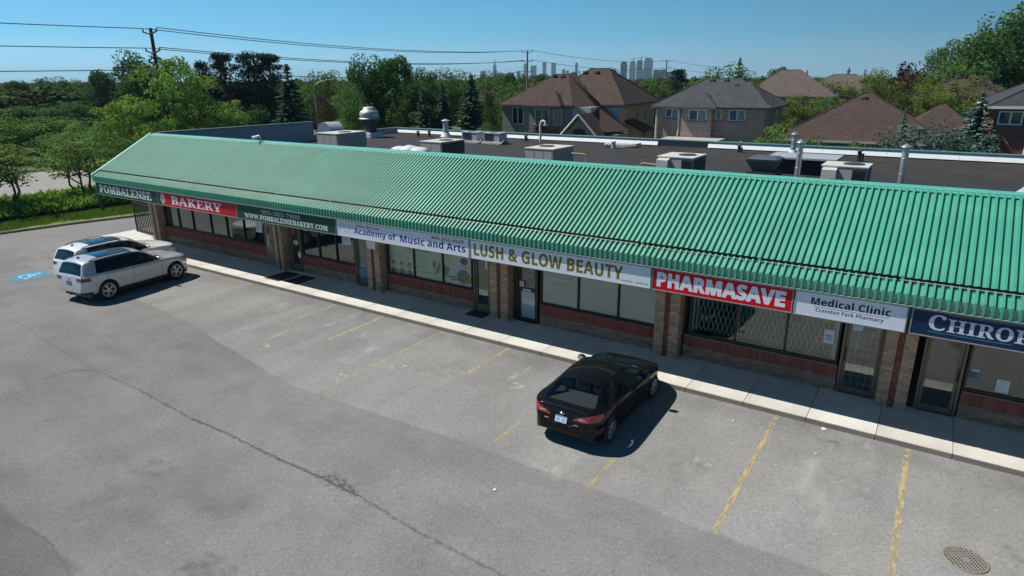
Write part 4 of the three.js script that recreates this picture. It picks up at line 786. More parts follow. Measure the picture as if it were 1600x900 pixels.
{ // white sacks and wooden pallets left on the roof
  const r = rng(91); const sk = std([0.62, 0.63, 0.68], 0.6);
  const spots = [[-21.75, 5.02, 'flat white sack heaped beside the half-hidden air conditioner, leftmost of its heap'], [-21.1, 5.10, 'bulging white sack on top of the heap by the half-hidden air conditioner'], [-20.55, 5.04, 'creased white sack against the half-hidden air conditioner, rightmost of its heap']];
  spots.forEach(([x, y, l], i) => {
    const g = new THREE.SphereGeometry(1, 20, 12), p = g.attributes.position;
    for (let n = 0; n < p.count; n++) { const a = p.getX(n), b = p.getY(n), c = p.getZ(n), k = 1 + 0.25 * (fbm(a * 2 + i * 9, c * 3 + b * 2, 5, 3) - 0.5); p.setXYZ(n, a * 0.5 * k, b * 0.26 * k, c * 0.5 * k); }
    g.computeVertexNormals(); const m = part(scene, 'sack', g, sk); m.position.set(x, y - 0.26 + 0.1, -7.6); tag(m, l, 'sack');
  });
  const t = thing('roof_curb', 'low black curb box that carries the white sacks', 'roof curb', [-21.2, DECK, -7.6]); part(t, 'box', rbx(-1.2, 1.2, 0, 0.5, -0.6, 0.6, 0.02), M.black);
}
{
  const make = (label, x, z, turn, tilt) => {
    const t = thing('pallet', label, 'pallet', [x, DECK + 0.012, z], turn, 'pallets left on the roof'); t.rotation.z = tilt;
    const wood = std([0.55, 0.52, 0.48], 0.9);
    for (let k = 0; k < 6; k++) part(t, 'board', rbx(-0.6 + k * 0.21, -0.46 + k * 0.21, 0.12, 0.145, -0.5, 0.5, 0.004), wood);
    for (const z0 of [-0.5, -0.05, 0.4]) part(t, 'bearer', bx(-0.6, 0.6, 0.02, 0.118, z0, z0 + 0.1), wood);
  };
  make('grey wooden pallet lying flat near the rear parapet', -16.4, -20.4, 0.3, 0.0); make('grey wooden pallet tilted on the other near the rear parapet', -15.55, -20.5, 0.1, 0.12);
  const s = thing('vent_stub', 'short blue-grey vent stub beside the pallets', 'roof vent', [-16.0, DECK, -19.3]); part(s, 'stub', [rod([0, 0, 0], [0, 0.34, 0], 0.13, 0.12, 12), rod([0, 0.34, 0], [0, 0.4, 0], 0.17, 0.15, 12)], M.galv);
}
for (const [x, z, h, l] of [[-22.9, -20.8, 0.3, 'small black vent stub left of the gooseneck vent'], [-9.25, -20.7, 0.35, 'small brown vent stub by the rear parapet below the grey-roofed house'], [-3.3, -19.3, 0.5, 'black elbow vent by the rear parapet right of the skylight'], [-30.9, -20.6, 0.35, 'small black vent stub next to the ribbed white stack'], [-31.6, -20.2, 0.3, 'low grey box vent left of the black vent stub']]) {
  const t = thing('vent_stub', l, 'roof vent', [x, DECK, z]);
  part(t, 'stub', [rod([0, 0, 0], [0, h, 0], 0.09, 0.09, 12), rod([0.14, 0, 0.1], [0.16, h * 0.8, 0.1], 0.06, 0.06, 8)], std([0.03, 0.025, 0.024], 0.7));
  part(t, 'cap', lathe([[0.16, h], [0.14, h + 0.05], [0, h + 0.1]], 12), std([0.05, 0.04, 0.04], 0.7));
}
{
  const t = thing('turbine_vent', 'white sheet-metal box vent at the right edge of the roof', 'roof vent', [2.45, DECK, -8.2], 0.3);
  part(t, 'body', polys([[[-0.5, 0, 0.4], [0.6, 0, 0.4], [0.6, 0.75, 0.4], [-0.1, 0.75, 0.4], [-0.5, 0.4, 0.4]], [[-0.5, 0.4, 0.4], [-0.1, 0.75, 0.4], [-0.1, 0.75, -0.4], [-0.5, 0.4, -0.4]], [[-0.1, 0.75, 0.4], [0.6, 0.75, 0.4], [0.6, 0.75, -0.4], [-0.1, 0.75, -0.4]], [[-0.5, 0, -0.4], [-0.5, 0, 0.4], [-0.5, 0.4, 0.4], [-0.5, 0.4, -0.4]], [[0.6, 0, 0.4], [0.6, 0, -0.4], [0.6, 0.75, -0.4], [0.6, 0.75, 0.4]]]), M.galv);
}

// ---------------------------------------------------------------- cars
function pchip(keys) { // smooth curve through (s, v) without overshoot
  const x = keys.map((k) => k[0]), y = keys.map((k) => k[1]), n = x.length, d = [], m = [];
  for (let i = 0; i < n - 1; i++) d.push((y[i + 1] - y[i]) / (x[i + 1] - x[i]));
  m.push(d[0]); for (let i = 1; i < n - 1; i++) m.push(d[i - 1] * d[i] <= 0 ? 0 : 2 * d[i - 1] * d[i] / (d[i - 1] + d[i])); m.push(d[n - 2]);
  return (t) => {
    if (t <= x[0]) return y[0]; if (t >= x[n - 1]) return y[n - 1];
    let i = 0; while (t > x[i + 1]) i++;
    const h = x[i + 1] - x[i], u = (t - x[i]) / h, u2 = u * u, u3 = u2 * u;
    return (2 * u3 - 3 * u2 + 1) * y[i] + (u3 - 2 * u2 + u) * h * m[i] + (-2 * u3 + 3 * u2) * y[i + 1] + (u3 - u2) * h * m[i + 1];
  };
}
function carBody(c) { // one fine skin, sorted by what each small face is; local z runs backwards from the nose, origin between the axles
  const f = {}; for (const k of ['yTop', 'yBelt', 'wBelt', 'wRoof', 'yRE', 'yBase']) f[k] = pchip(c[k]);
  const NS = 300, A = 30, B = 24, D = 22, NT = A + B + D;
  const L = c.length, mid = (c.axles[0] + c.axles[1]) / 2;
  const yBot = (s) => { let y = f.yBase(s); for (const a of c.axles) { const d = c.archR * c.archR - (s - a) ** 2; if (d > 0) y = Math.max(y, (c.wheelR + Math.sqrt(d)) / c.tall); } return y; };
  const zAt = (s) => (s < c.axles[0] ? c.axles[0] - (c.axles[0] - s) * c.front : s > c.axles[1] ? c.axles[1] + (s - c.axles[1]) * c.rear : s) - mid;
  const ss = [], P = [];
  for (let i = 0; i <= NS; i++) {
    const u = i / NS, s = L * (u - 0.75 * Math.sin(2 * Math.PI * u) / (2 * Math.PI));
    const yb = Math.min(yBot(s), f.yBelt(s) - 0.02), yl = f.yBelt(s), wb = f.wBelt(s), wr = f.wRoof(s), ye = f.yRE(s), yt = f.yTop(s);
    const row = []; ss.push(s);
    for (let j = 0; j <= NT; j++) {
      let x, y;
      if (j <= A) { const v = j / A; y = yb + (yl - yb) * v; const w = clamp((y - f.yBase(s)) / Math.max(0.05, yl - f.yBase(s)), 0, 1); x = wb * (1 - 0.055 * (1 - w) ** 2 - 0.05 * sstep(0.75, 1, w) * sstep(0.9, 1.0, w) * 0.4) - (c.crease ?? 0) * Math.exp(-(((w - 0.45) / 0.14) ** 2)); }
      else if (j <= A + B) { const v = (j - A) / B; y = yl + (ye - yl) * v; x = wr + (wb * 0.98 - wr) * (1 - Math.pow(v, 1.25)) - 0.02 * sstep(0, 0.12, v) * (1 - v); }
      else { const q = (j - A - B) / D; x = wr * (1 - q); y = ye + (yt - ye) * (1 - (1 - q) ** 2.2); }
      row.push([x, y, s]);
    }
    P.push(row);
  }
  const W = 2 * NT + 1, pos = new Float32Array((NS + 1) * W * 3);
  for (let i = 0; i <= NS; i++) for (let k = 0; k < W; k++) { const j = k <= NT ? k : 2 * NT - k, sg = k <= NT ? 1 : -1, p = P[i][j]; pos.set([sg * p[0], p[1] * c.tall, zAt(p[2])], (i * W + k) * 3); }
  const idx = []; for (let i = 0; i < NS; i++) for (let k = 0; k < W - 1; k++) { const a = i * W + k, b = a + 1, d = a + W, e = d + 1; idx.push(a, d, b, b, d, e); }
  const full = new THREE.BufferGeometry(); full.setAttribute('position', new THREE.BufferAttribute(pos, 3)); full.setIndex(idx); full.computeVertexNormals();
  const nor = full.attributes.normal.array, sets = {};
  for (let t = 0; t < idx.length; t += 3) {
    let x = 0, y = 0, s = 0; for (let k = 0; k < 3; k++) { x += pos[idx[t + k] * 3] / 3; y += pos[idx[t + k] * 3 + 1] / 3 / c.tall; s += ss[Math.floor(idx[t + k] / W)] / 3; }
    const k = Math.min(...[0, 1, 2].map((n) => idx[t + n] % W)), kk = k <= NT ? k : 2 * NT - k, zone = kk < A ? 'side' : kk < A + B ? 'upper' : 'top';
    const n = c.sort(Math.abs(x), y, s, zone, { belt: f.yBelt(s), edge: f.yRE(s), wr: f.wRoof(s), base: yBot(s) });
    (sets[n] ??= []).push(idx[t], idx[t + 1], idx[t + 2]);
  }
  const out = {};
  for (const n in sets) {
    const map = new Map(), p = [], m = [], ii = [];
    for (const v of sets[n]) { if (!map.has(v)) { map.set(v, map.size); p.push(pos[v * 3], pos[v * 3 + 1], pos[v * 3 + 2]); m.push(nor[v * 3], nor[v * 3 + 1], nor[v * 3 + 2]); } ii.push(map.get(v)); }
    const g = new THREE.BufferGeometry(); g.setAttribute('position', new THREE.Float32BufferAttribute(p, 3)); g.setAttribute('normal', new THREE.Float32BufferAttribute(m, 3));
    g.setAttribute('uv', new THREE.Float32BufferAttribute(new Float32Array(p.length / 3 * 2), 2)); g.setIndex(ii); out[n] = g;
  }
  // closed ends
  const cap = (i, dir) => { const q = []; for (let k = 0; k < W - 1; k++) { const g = (n) => V(pos[(i * W + n) * 3], pos[(i * W + n) * 3 + 1], pos[(i * W + n) * 3 + 2]); const a = g(k), b = g(k + 1), m = V(0, (P[i][0][1] + P[i][NT][1]) / 2 * c.tall, a.z); q.push(dir > 0 ? [m, a, b] : [m, b, a]); } return polys(q.filter(([m, a, b]) => a.distanceTo(b) > 1e-5)); };
  out.ends = join([cap(0, -1), cap(NS, 1)]);
  out.at = (s, y) => { // half width of the skin at station s and height y
    let i = 0; while (i < NS && P[i][0][2] < s) i++;
    y /= c.tall; const r = P[i]; for (let j = 0; j < A + B; j++) if (r[j][1] <= y && r[j + 1][1] >= y && r[j + 1][1] > r[j][1]) return r[j][0] + (r[j + 1][0] - r[j][0]) * (y - r[j][1]) / (r[j + 1][1] - r[j][1]);
    return r[A][0];
  };
  out.top = (s) => f.yTop(s) * c.tall; out.z = zAt; return out;
}
function wheelParts(t, x, z, R, w, rimMat, spokes, rimR) {
  const sg = Math.sign(x), g = new THREE.Group(); g.name = 'wheel'; g.position.set(x, R, z); g.rotation.y = sg > 0 ? 0 : Math.PI; t.add(g);
  const tyre = lathe([[rimR, -w / 2 + 0.01], [R * 0.93, -w / 2], [R * 0.985, -w / 2 + 0.03], [R, -w / 4], [R, w / 4], [R * 0.985, w / 2 - 0.03], [R * 0.93, w / 2], [rimR * 1.02, w / 2 - 0.005], [rimR, w / 2 - 0.02]], 40).rotateZ(-Math.PI / 2);
  part(g, 'tyre', tyre, std([0.02, 0.02, 0.021], 0.85));
  part(g, 'brake_disc', rod([w * 0.02, 0, 0], [w * 0.06, 0, 0], rimR * 0.97, rimR * 0.97, 28), std([0.03, 0.03, 0.032], 0.6));
  const sp = [lathe([[rimR * 0.9, w * 0.40], [rimR, w * 0.44], [rimR * 1.01, w * 0.40], [rimR * 0.99, 0]], 40).rotateZ(-Math.PI / 2), rod([w * 0.2, 0, 0], [w * 0.37, 0, 0], rimR * 0.22, rimR * 0.18, 16)];
  for (let k = 0; k < spokes; k++) for (const e of [-0.17, 0.17]) { const b = rbx(-0.016, 0.016, -rimR * 0.075, rimR * 0.075, rimR * 0.12, rimR * 0.96, 0.01); b.translate(w * 0.32, 0, 0); b.rotateX(k * 2 * Math.PI / spokes + e); sp.push(b); }
  part(g, 'rim', sp, rimMat);
}
const carTrim = std([0.012, 0.012, 0.013], 0.45), chrome = std([0.7, 0.7, 0.72], 0.15, { metalness: 1 });
const tailRed = phy([0.30, 0.012, 0.014], 0.15, { clearcoat: 1, clearcoatRoughness: 0.03 }), tailDark = phy([0.09, 0.006, 0.008], 0.12, { clearcoat: 1, clearcoatRoughness: 0.03 });
const lampClear = phy([0.5, 0.52, 0.54], 0.1, { clearcoat: 1, metalness: 0.4 });
const plateMat = (bg, ink) => std([1, 1, 1], 0.5, { map: canvasTex(128, 64, (c, W, H) => { c.fillStyle = bg; c.fillRect(0, 0, W, H); c.fillStyle = ink; c.fillRect(0, 0, W, H * 0.16); c.fillRect(6, H * 0.86, W - 12, H * 0.1); for (let k = 0; k < 7; k++) if (k !== 3) c.fillRect(W * (0.08 + k * 0.12), H * 0.3, W * 0.08, H * 0.42); }) });
function sides(t, name, g, mat) { // the left and the right piece of a pair, each a mesh of its own
  if (!g) return;
  const p = g.attributes.position, ix = g.index.array;
  for (const s of [-1, 1]) { const ii = []; for (let i = 0; i < ix.length; i += 3) if (Math.sign(p.getX(ix[i]) + p.getX(ix[i + 1]) + p.getX(ix[i + 2])) === s) ii.push(ix[i], ix[i + 1], ix[i + 2]); if (!ii.length) continue; const h = g.clone(); h.setIndex(ii); part(t, name, h.toNonIndexed(), mat); }
}
function carRest(t, B, c, paint) {
  const hw = (s, y) => B.at(s, y), L = c.length;
  part(t, 'underbody', [bx(-c.track + 0.02, c.track - 0.02, 0.2, c.floor, B.z(0.25), B.z(L - 0.35))], carTrim);
  c.axles.forEach((a) => [-1, 1].forEach((s) => wheelParts(t, s * (c.track + 0.005), B.z(a), c.wheelR, c.tyreW, c.rim, c.spokes, c.rimR)));
  [-1, 1].forEach((s) => { // mirrors
    const z = B.z(c.mirror[0]), y = c.mirror[1], x = hw(c.mirror[0], y) - 0.02;
    const g = new THREE.SphereGeometry(1, 16, 12).scale(0.12, 0.085, 0.075).translate(s * (x + 0.15), y + 0.05, z);
    const m = part(t, 'mirror', [g, rod([s * x, y - 0.01, z - 0.02], [s * (x + 0.1), y + 0.03, z], 0.03)], paint);
    part(m, 'mirror_glass', new THREE.CircleGeometry(0.075, 16).scale(1.3, 0.9, 1).translate(s * (x + 0.15), y + 0.05, z + 0.077), chrome);
  });
  // door seams and handles
  const seam = [];
  for (const s of [-1, 1]) {
    for (const d of c.doors) { const pts = []; for (let k = 0; k <= 8; k++) { const y = c.sill + 0.06 + (c.seamTop - c.sill - 0.06) * k / 8; pts.push([s * (hw(d, y) + 0.001), y, B.z(d)]); } seam.push(tube(pts, 0.006, 12, 4)); }
    for (const [d, y] of c.handles) part(t, 'door_handle', rbx(-0.012, 0.012, -0.016, 0.016, -0.11, 0.11, 0.01).translate(s * (hw(d, y) + 0.012), y, B.z(d)), c.handleMat ?? paint);
  }
  part(t, 'door_seam', seam, carTrim);
  const seats = [], cl = c.seatY;
  for (const [s, x] of c.seats) { seats.push(rbx(x - 0.24, x + 0.24, cl - 0.5, cl + 0.12, B.z(s), B.z(s) + 0.16, 0.06, 2), rbx(x - 0.13, x + 0.13, cl + 0.14, cl + 0.32, B.z(s) + 0.02, B.z(s) + 0.12, 0.04, 2)); }
  part(t, 'seats', seats, std(c.seatCol, 0.8));
  part(t, 'cabin_trim', [bx(-c.track * 0.78, c.track * 0.78, c.floor + 0.001, c.shelf[2], B.z(c.shelf[0]), B.z(c.shelf[1])), bx(-c.track * 0.8, c.track * 0.8, c.floor + 0.002, c.dash[2], B.z(c.dash[0]), B.z(c.dash[1]))], std(c.shelfCol, 0.9));
}
{ // black compact sedan
  const L = 4.53, c = {
    length: L, tall: 0.955, front: 0.86, rear: 0.84, axles: [0.88, 3.53], wheelR: 0.315, archR: 0.355, rimR: 0.215, tyreW: 0.21, track: 0.80, floor: 0.5, sill: 0.24, crease: 0.022,
    yTop: [[0, 0.6], [0.04, 0.7], [0.2, 0.8], [0.6, 0.89], [1.0, 0.96], [1.15, 0.99], [1.95, 1.365], [2.25, 1.44], [2.7, 1.468], [3.1, 1.445], [3.45, 1.37], [4.1, 1.12], [4.25, 1.075], [4.38, 1.045], [4.44, 0.97], [4.49, 0.8], [4.53, 0.5]],
    yBelt: [[0, 0.56], [0.2, 0.74], [0.9, 0.86], [1.3, 0.90], [2.4, 0.95], [3.4, 1.0], [4.0, 1.0], [4.36, 0.97], [4.46, 0.8], [4.53, 0.48]],
    yRE: [[0, 0.58], [0.2, 0.78], [0.9, 0.915], [1.2, 0.955], [2.0, 1.31], [2.4, 1.385], [2.8, 1.40], [3.15, 1.365], [3.5, 1.27], [4.05, 1.05], [4.38, 1.015], [4.46, 0.9], [4.53, 0.49]],
    wBelt: [[0, 0.5], [0.08, 0.66], [0.3, 0.81], [0.7, 0.895], [1, 0.91], [3.6, 0.912], [4.0, 0.88], [4.25, 0.80], [4.42, 0.69], [4.5, 0.58], [4.53, 0.48]],
    wRoof: [[0, 0.45], [0.2, 0.64], [0.9, 0.73], [1.2, 0.71], [2, 0.585], [2.7, 0.565], [3.3, 0.565], [3.6, 0.59], [4.05, 0.68], [4.3, 0.68], [4.42, 0.6], [4.53, 0.42]],
    yBase: [[0, 0.3], [0.12, 0.22], [0.6, 0.2], [1.5, 0.21], [3.2, 0.22], [4.1, 0.25], [4.4, 0.32], [4.53, 0.42]],
    sort: (x, y, s, zone, q) => {
      if (zone === 'upper' && q.edge - q.belt > 0.12 && y > q.belt + 0.025 && y < q.edge - 0.03 && s > 1.42 && s < 3.72 - 0.9 * (y - q.belt)) return (Math.abs(s - 2.52) < 0.03 || Math.abs(s - 3.32) < 0.025) ? 'trim' : 'glass';
      if (zone === 'top' && s > 1.22 && s < 1.98 && x < q.wr - 0.035) return 'glass';
      if (zone === 'top' && s > 3.40 && s < 4.19 - 0.08 * (x / q.wr) ** 2 && x < q.wr - 0.035 - 0.14 * sstep(4.02, 4.19, s) ** 2) return 'rearglass';
      if (s > 4.04 && x > 0.30 && y > 0.80 + 0.02 * (x - 0.3) && y < 0.835 + 0.15 * Math.pow(clamp((x - 0.3) / 0.4, 0, 1), 0.8) && y > 0.80 + 0.55 * Math.max(0, 4.16 - s)) return x > 0.42 && x < 0.6 && y > 0.84 && y < 0.88 ? 'lampcore' : 'lamp';
      if (s < 0.55 && y > 0.62 && y < 0.74 && x > 0.5) return 'head';
      if (s > 4.3 && y < 0.36 || y < 0.24) return 'trim';
      return 'paint';
    },
    rim: std([0.42, 0.43, 0.44], 0.35, { metalness: 0.7 }), spokes: 6, mirror: [1.52, 0.94], doors: [1.35, 2.5, 3.42], seamTop: 0.93, handles: [[2.28, 0.84], [3.24, 0.87]],
    seatY: 0.86, seats: [[2.35, -0.38], [2.35, 0.38], [3.2, -0.4], [3.2, 0.4], [3.2, 0]], seatCol: [0.20, 0.20, 0.19], shelf: [3.34, 4.0, 0.93], dash: [1.2, 1.55, 0.9], shelfCol: [0.16, 0.17, 0.165],
  };
  const paint = phy([0.004, 0.004, 0.005], 0.5, { specularIntensity: 0.1, clearcoat: 0.5, clearcoatRoughness: 0.02 });
  const B = carBody(c), t = thing('parked_car', 'black four-door sedan parked nose-in at the kerb before the drugstore', 'car', [-6.31, 0, 2.1], -0.0);
  part(t, 'body', [B.paint, B.ends], paint); part(t, 'lower_trim', B.trim, carTrim);
  part(t, 'window', B.glass, phy([0.25, 0.29, 0.29], 0.02, { transmission: 1, thickness: 0 })); part(t, 'rear_window', B.rearglass, phy([0.42, 0.47, 0.48], 0.02, { transmission: 1, thickness: 0 }));
  sides(t, 'tail_light', B.lamp, tailRed); sides(t, 'reversing_lamp', B.lampcore, std([0.42, 0.25, 0.26], 0.2)); sides(t, 'headlight', B.head, lampClear);
  carRest(t, B, c, paint);
  const rz = B.z(4.475);
  part(t, 'licence_plate', rbx(-0.15, 0.15, -0.075, 0.075, -0.006, 0.006, 0.004).rotateX(-0.32).translate(0, 0.72, rz + 0.03), std([0.55, 0.65, 0.75], 0.5));
  part(t, 'plate_print', new THREE.PlaneGeometry(0.285, 0.14).rotateX(-0.32).translate(0, 0.723, rz + 0.039), plateMat('#cfdde6', '#3f77b0'));
  part(t, 'badge', new THREE.SphereGeometry(1, 14, 8).scale(0.06, 0.028, 0.012).rotateX(-0.3).translate(0, 0.855, B.z(4.466)), chrome);
  part(t, 'boot_seam', [tube([[-0.42, 0.72, B.z(4.50)], [-0.3, 0.625, B.z(4.517)], [0.3, 0.625, B.z(4.517)], [0.42, 0.72, B.z(4.50)]], 0.006, 30, 4)], carTrim);
  part(t, 'badge_lettering', [rbx(-0.44, -0.32, 0.66, 0.68, B.z(4.49), B.z(4.517), 0.004), rbx(0.32, 0.44, 0.66, 0.68, B.z(4.49), B.z(4.517), 0.004)], chrome);
}
function suv(label, pos, turn, paint, name) {
  const L = 5.04, c = {
    length: L, tall: 0.95, front: 0.84, rear: 0.80, axles: [0.93, 3.91], wheelR: 0.385, archR: 0.445, rimR: 0.265, tyreW: 0.25, track: 0.855, floor: 0.62, sill: 0.36, crease: 0.02,
    yTop: [[0, 0.72], [0.04, 0.92], [0.2, 1.06], [0.7, 1.14], [1.25, 1.2], [1.42, 1.235], [2.2, 1.68], [2.6, 1.752], [3.3, 1.772], [4.2, 1.74], [4.62, 1.69], [4.66, 1.66], [4.9, 1.2], [4.945, 1.13], [4.98, 0.98], [5.02, 0.74], [5.04, 0.5]],
    yBelt: [[0, 0.68], [0.1, 0.85], [0.3, 0.96], [1.3, 1.08], [3, 1.12], [4.3, 1.17], [4.8, 1.15], [4.94, 1.05], [5.0, 0.76], [5.04, 0.48]],
    yRE: [[0, 0.70], [0.2, 1.02], [0.7, 1.10], [1.3, 1.17], [1.5, 1.21], [2.28, 1.62], [2.7, 1.685], [3.4, 1.70], [4.3, 1.665], [4.62, 1.61], [4.68, 1.57], [4.9, 1.18], [4.95, 1.09], [5.0, 0.80], [5.04, 0.49]],
    wBelt: [[0, 0.58], [0.08, 0.74], [0.3, 0.88], [0.7, 0.97], [1.2, 0.985], [3.9, 0.985], [4.5, 0.945], [4.8, 0.87], [4.95, 0.78], [5.02, 0.68], [5.04, 0.6]],
    wRoof: [[0, 0.6], [0.3, 0.76], [1.2, 0.80], [1.5, 0.79], [2.25, 0.675], [3, 0.665], [4.3, 0.645], [4.64, 0.63], [4.9, 0.74], [5.0, 0.74], [5.04, 0.66]],
    yBase: [[0, 0.45], [0.12, 0.32], [0.5, 0.27], [1.5, 0.28], [3.4, 0.29], [4.5, 0.33], [4.9, 0.40], [5.04, 0.46]],
    sort: (x, y, s, zone, q) => {
      if (zone === 'upper' && q.edge - q.belt > 0.12 && y > q.belt + 0.02 && y < q.edge - 0.035 && s > 1.66 && s < 4.34 - 0.45 * (y - q.belt)) return Math.abs(s - 2.92) < 0.035 || Math.abs(s - 3.78) < 0.03 ? 'trim' : 'glass';
      if (zone === 'top' && s > 1.46 && s < 2.22 && x < q.wr - 0.035) return 'glass';
      if (zone === 'top' && s > 4.69 && s < 4.905 && x < q.wr - 0.055) return 'rearglass';
      if (zone === 'top' && s > 2.5 && s < 3.85 && x < 0.52) return 'sunroof';
      if (s > 4.62 && y > 0.93 && y < 1.075 && x > 0.45 && x > 0.45 + 1.2 * Math.max(0, 1.0 - y) * 0.5) return 'lamp';
      if (s < 0.5 && y > 0.86 && y < 0.98 && x > 0.42) return 'head';
      if (y < 0.40 || (s > 4.6 && y < 0.50)) return 'trim';
      return 'paint';
    },
    rim: std([0.62, 0.63, 0.65], 0.3, { metalness: 0.8 }), spokes: 5, mirror: [1.72, 1.1], doors: [1.55, 2.82, 3.86], seamTop: 1.1, handles: [[2.62, 0.99], [3.64, 1.02]],
    seatY: 1.05, seats: [[2.5, -0.42], [2.5, 0.42], [3.4, -0.42], [3.4, 0.42]], seatCol: [0.08, 0.075, 0.07], shelf: [4.0, 4.5, 0.98], dash: [1.5, 1.9, 1.05], shelfCol: [0.03, 0.03, 0.03],
  };
  const B = carBody(c), t = thing('parked_suv', label, 'suv', pos, turn);
  part(t, 'body', [B.paint, B.ends], paint); part(t, 'lower_trim', B.trim, carTrim);
  part(t, 'window', B.glass, phy([0.10, 0.115, 0.12], 0.02, { transmission: 1, thickness: 0 }));
  part(t, 'rear_window', B.rearglass, phy([0.10, 0.12, 0.14], 0.02, { transmission: 1, thickness: 0 }));
  part(t, 'glass_roof', B.sunroof, phy([0.015, 0.018, 0.022], 0.06, { clearcoat: 1, clearcoatRoughness: 0.01 }));
  sides(t, 'tail_light', B.lamp, tailDark); sides(t, 'headlight', B.head, lampClear);
  carRest(t, B, c, paint);
  for (const s of [-1, 1]) part(t, 'roof_rail', [tube([[s * 0.645, 1.575, B.z(2.55)], [s * 0.64, 1.635, B.z(2.7)], [s * 0.635, 1.655, B.z(3.3)], [s * 0.62, 1.625, B.z(4.2)], [s * 0.61, 1.56, B.z(4.4)]], 0.018, 26, 6)], carTrim);
  part(t, 'aerial_fin', [new THREE.ConeGeometry(0.05, 0.09, 8).scale(0.5, 1, 1.6).translate(0, B.top(4.35) + 0.04, B.z(4.35))], carTrim);
  part(t, 'bumper_bar', [rbx(-0.6, 0.6, 0.475, 0.505, B.z(5.02), B.z(5.045), 0.01)], chrome);
  part(t, 'licence_plate', rbx(-0.16, 0.16, -0.08, 0.08, -0.006, 0.006, 0.004).rotateX(-0.16).translate(0, 0.81, B.z(5.01)), std([0.10, 0.13, 0.2], 0.5));
  part(t, 'badge', new THREE.CylinderGeometry(0.06, 0.06, 0.012, 20).rotateX(Math.PI / 2 - 0.15).translate(0, 0.98, B.z(4.975)), chrome);
  part(t, 'tow_hitch', [rod([0, 0.36, B.z(4.85)], [0, 0.36, B.z(5.06)], 0.035)], carTrim);
  return t;
}
const th0 = 0.118;
suv('silver seven-seat SUV parked nearest the camera, before the bakery', [-27.5, 0, 2.96], th0, phy([0.54, 0.57, 0.60], 0.35, { metalness: 0.35, clearcoat: 1, clearcoatRoughness: 0.03 }));
suv('white SUV with dark glass roof parked beyond the silver one', [-29.85, 0, 2.1], 0.09, phy([0.78, 0.79, 0.8], 0.4, { clearcoat: 1, clearcoatRoughness: 0.03 }));

// ---------------------------------------------------------------- trees and shrubs
const leafMat = (tr = 0.45) => phy([1, 1, 1], 0.95, { vertexColors: true, transmission: tr, thickness: 0, side: THREE.DoubleSide, specularIntensity: 0.08 });
const LEAF = leafMat(0.3), NEEDLE = phy([1, 1, 1], 0.95, { vertexColors: true, side: THREE.DoubleSide, specularIntensity: 0.08 });
const bark = std([1, 1, 1], 0.95, { map: mottle([0.085, 0.065, 0.05], 0.4, [0.8, 0.8], 101, 6), bumpMap: grainBump, bumpScale: 0.02 });
class Leaves { // bent two-triangle leaf sprays
  constructor() { this.p = []; this.n = []; this.c = []; }
  add(x, y, z, dx, dy, dz, nx, ny, nz, len, wid, col) {
    // axis d, normal n -> side
    let sx = dy * nz - dz * ny, sy = dz * nx - dx * nz, sz = dx * ny - dy * nx; const l = Math.hypot(sx, sy, sz) || 1; sx *= wid / l / 2; sy *= wid / l / 2; sz *= wid / l / 2;
    const h = len / 2, b = len * 0.12;
    const A = [x - dx * h, y - dy * h, z - dz * h], D = [x + dx * h, y + dy * h, z + dz * h], Bq = [x + sx - nx * b, y + sy - ny * b, z + sz - nz * b], Cq = [x - sx - nx * b, y - sy - ny * b, z - sz - nz * b];
    this.p.push(...A, ...Bq, ...D, ...A, ...D, ...Cq);
    for (let i = 0; i < 6; i++) { this.n.push(nx, ny, nz); this.c.push(...col); }
  }
  build() { const g = new THREE.BufferGeometry(); g.setAttribute('position', new THREE.Float32BufferAttribute(this.p, 3)); g.setAttribute('normal', new THREE.Float32BufferAttribute(this.n, 3)); g.setAttribute('color', new THREE.Float32BufferAttribute(this.c, 3)); g.computeVertexNormals(); return g; }
}
const onSphere = (r) => { const z = r() * 2 - 1, a = r() * Math.PI * 2, k = Math.sqrt(1 - z * z); return [k * Math.cos(a), z, k * Math.sin(a)]; };
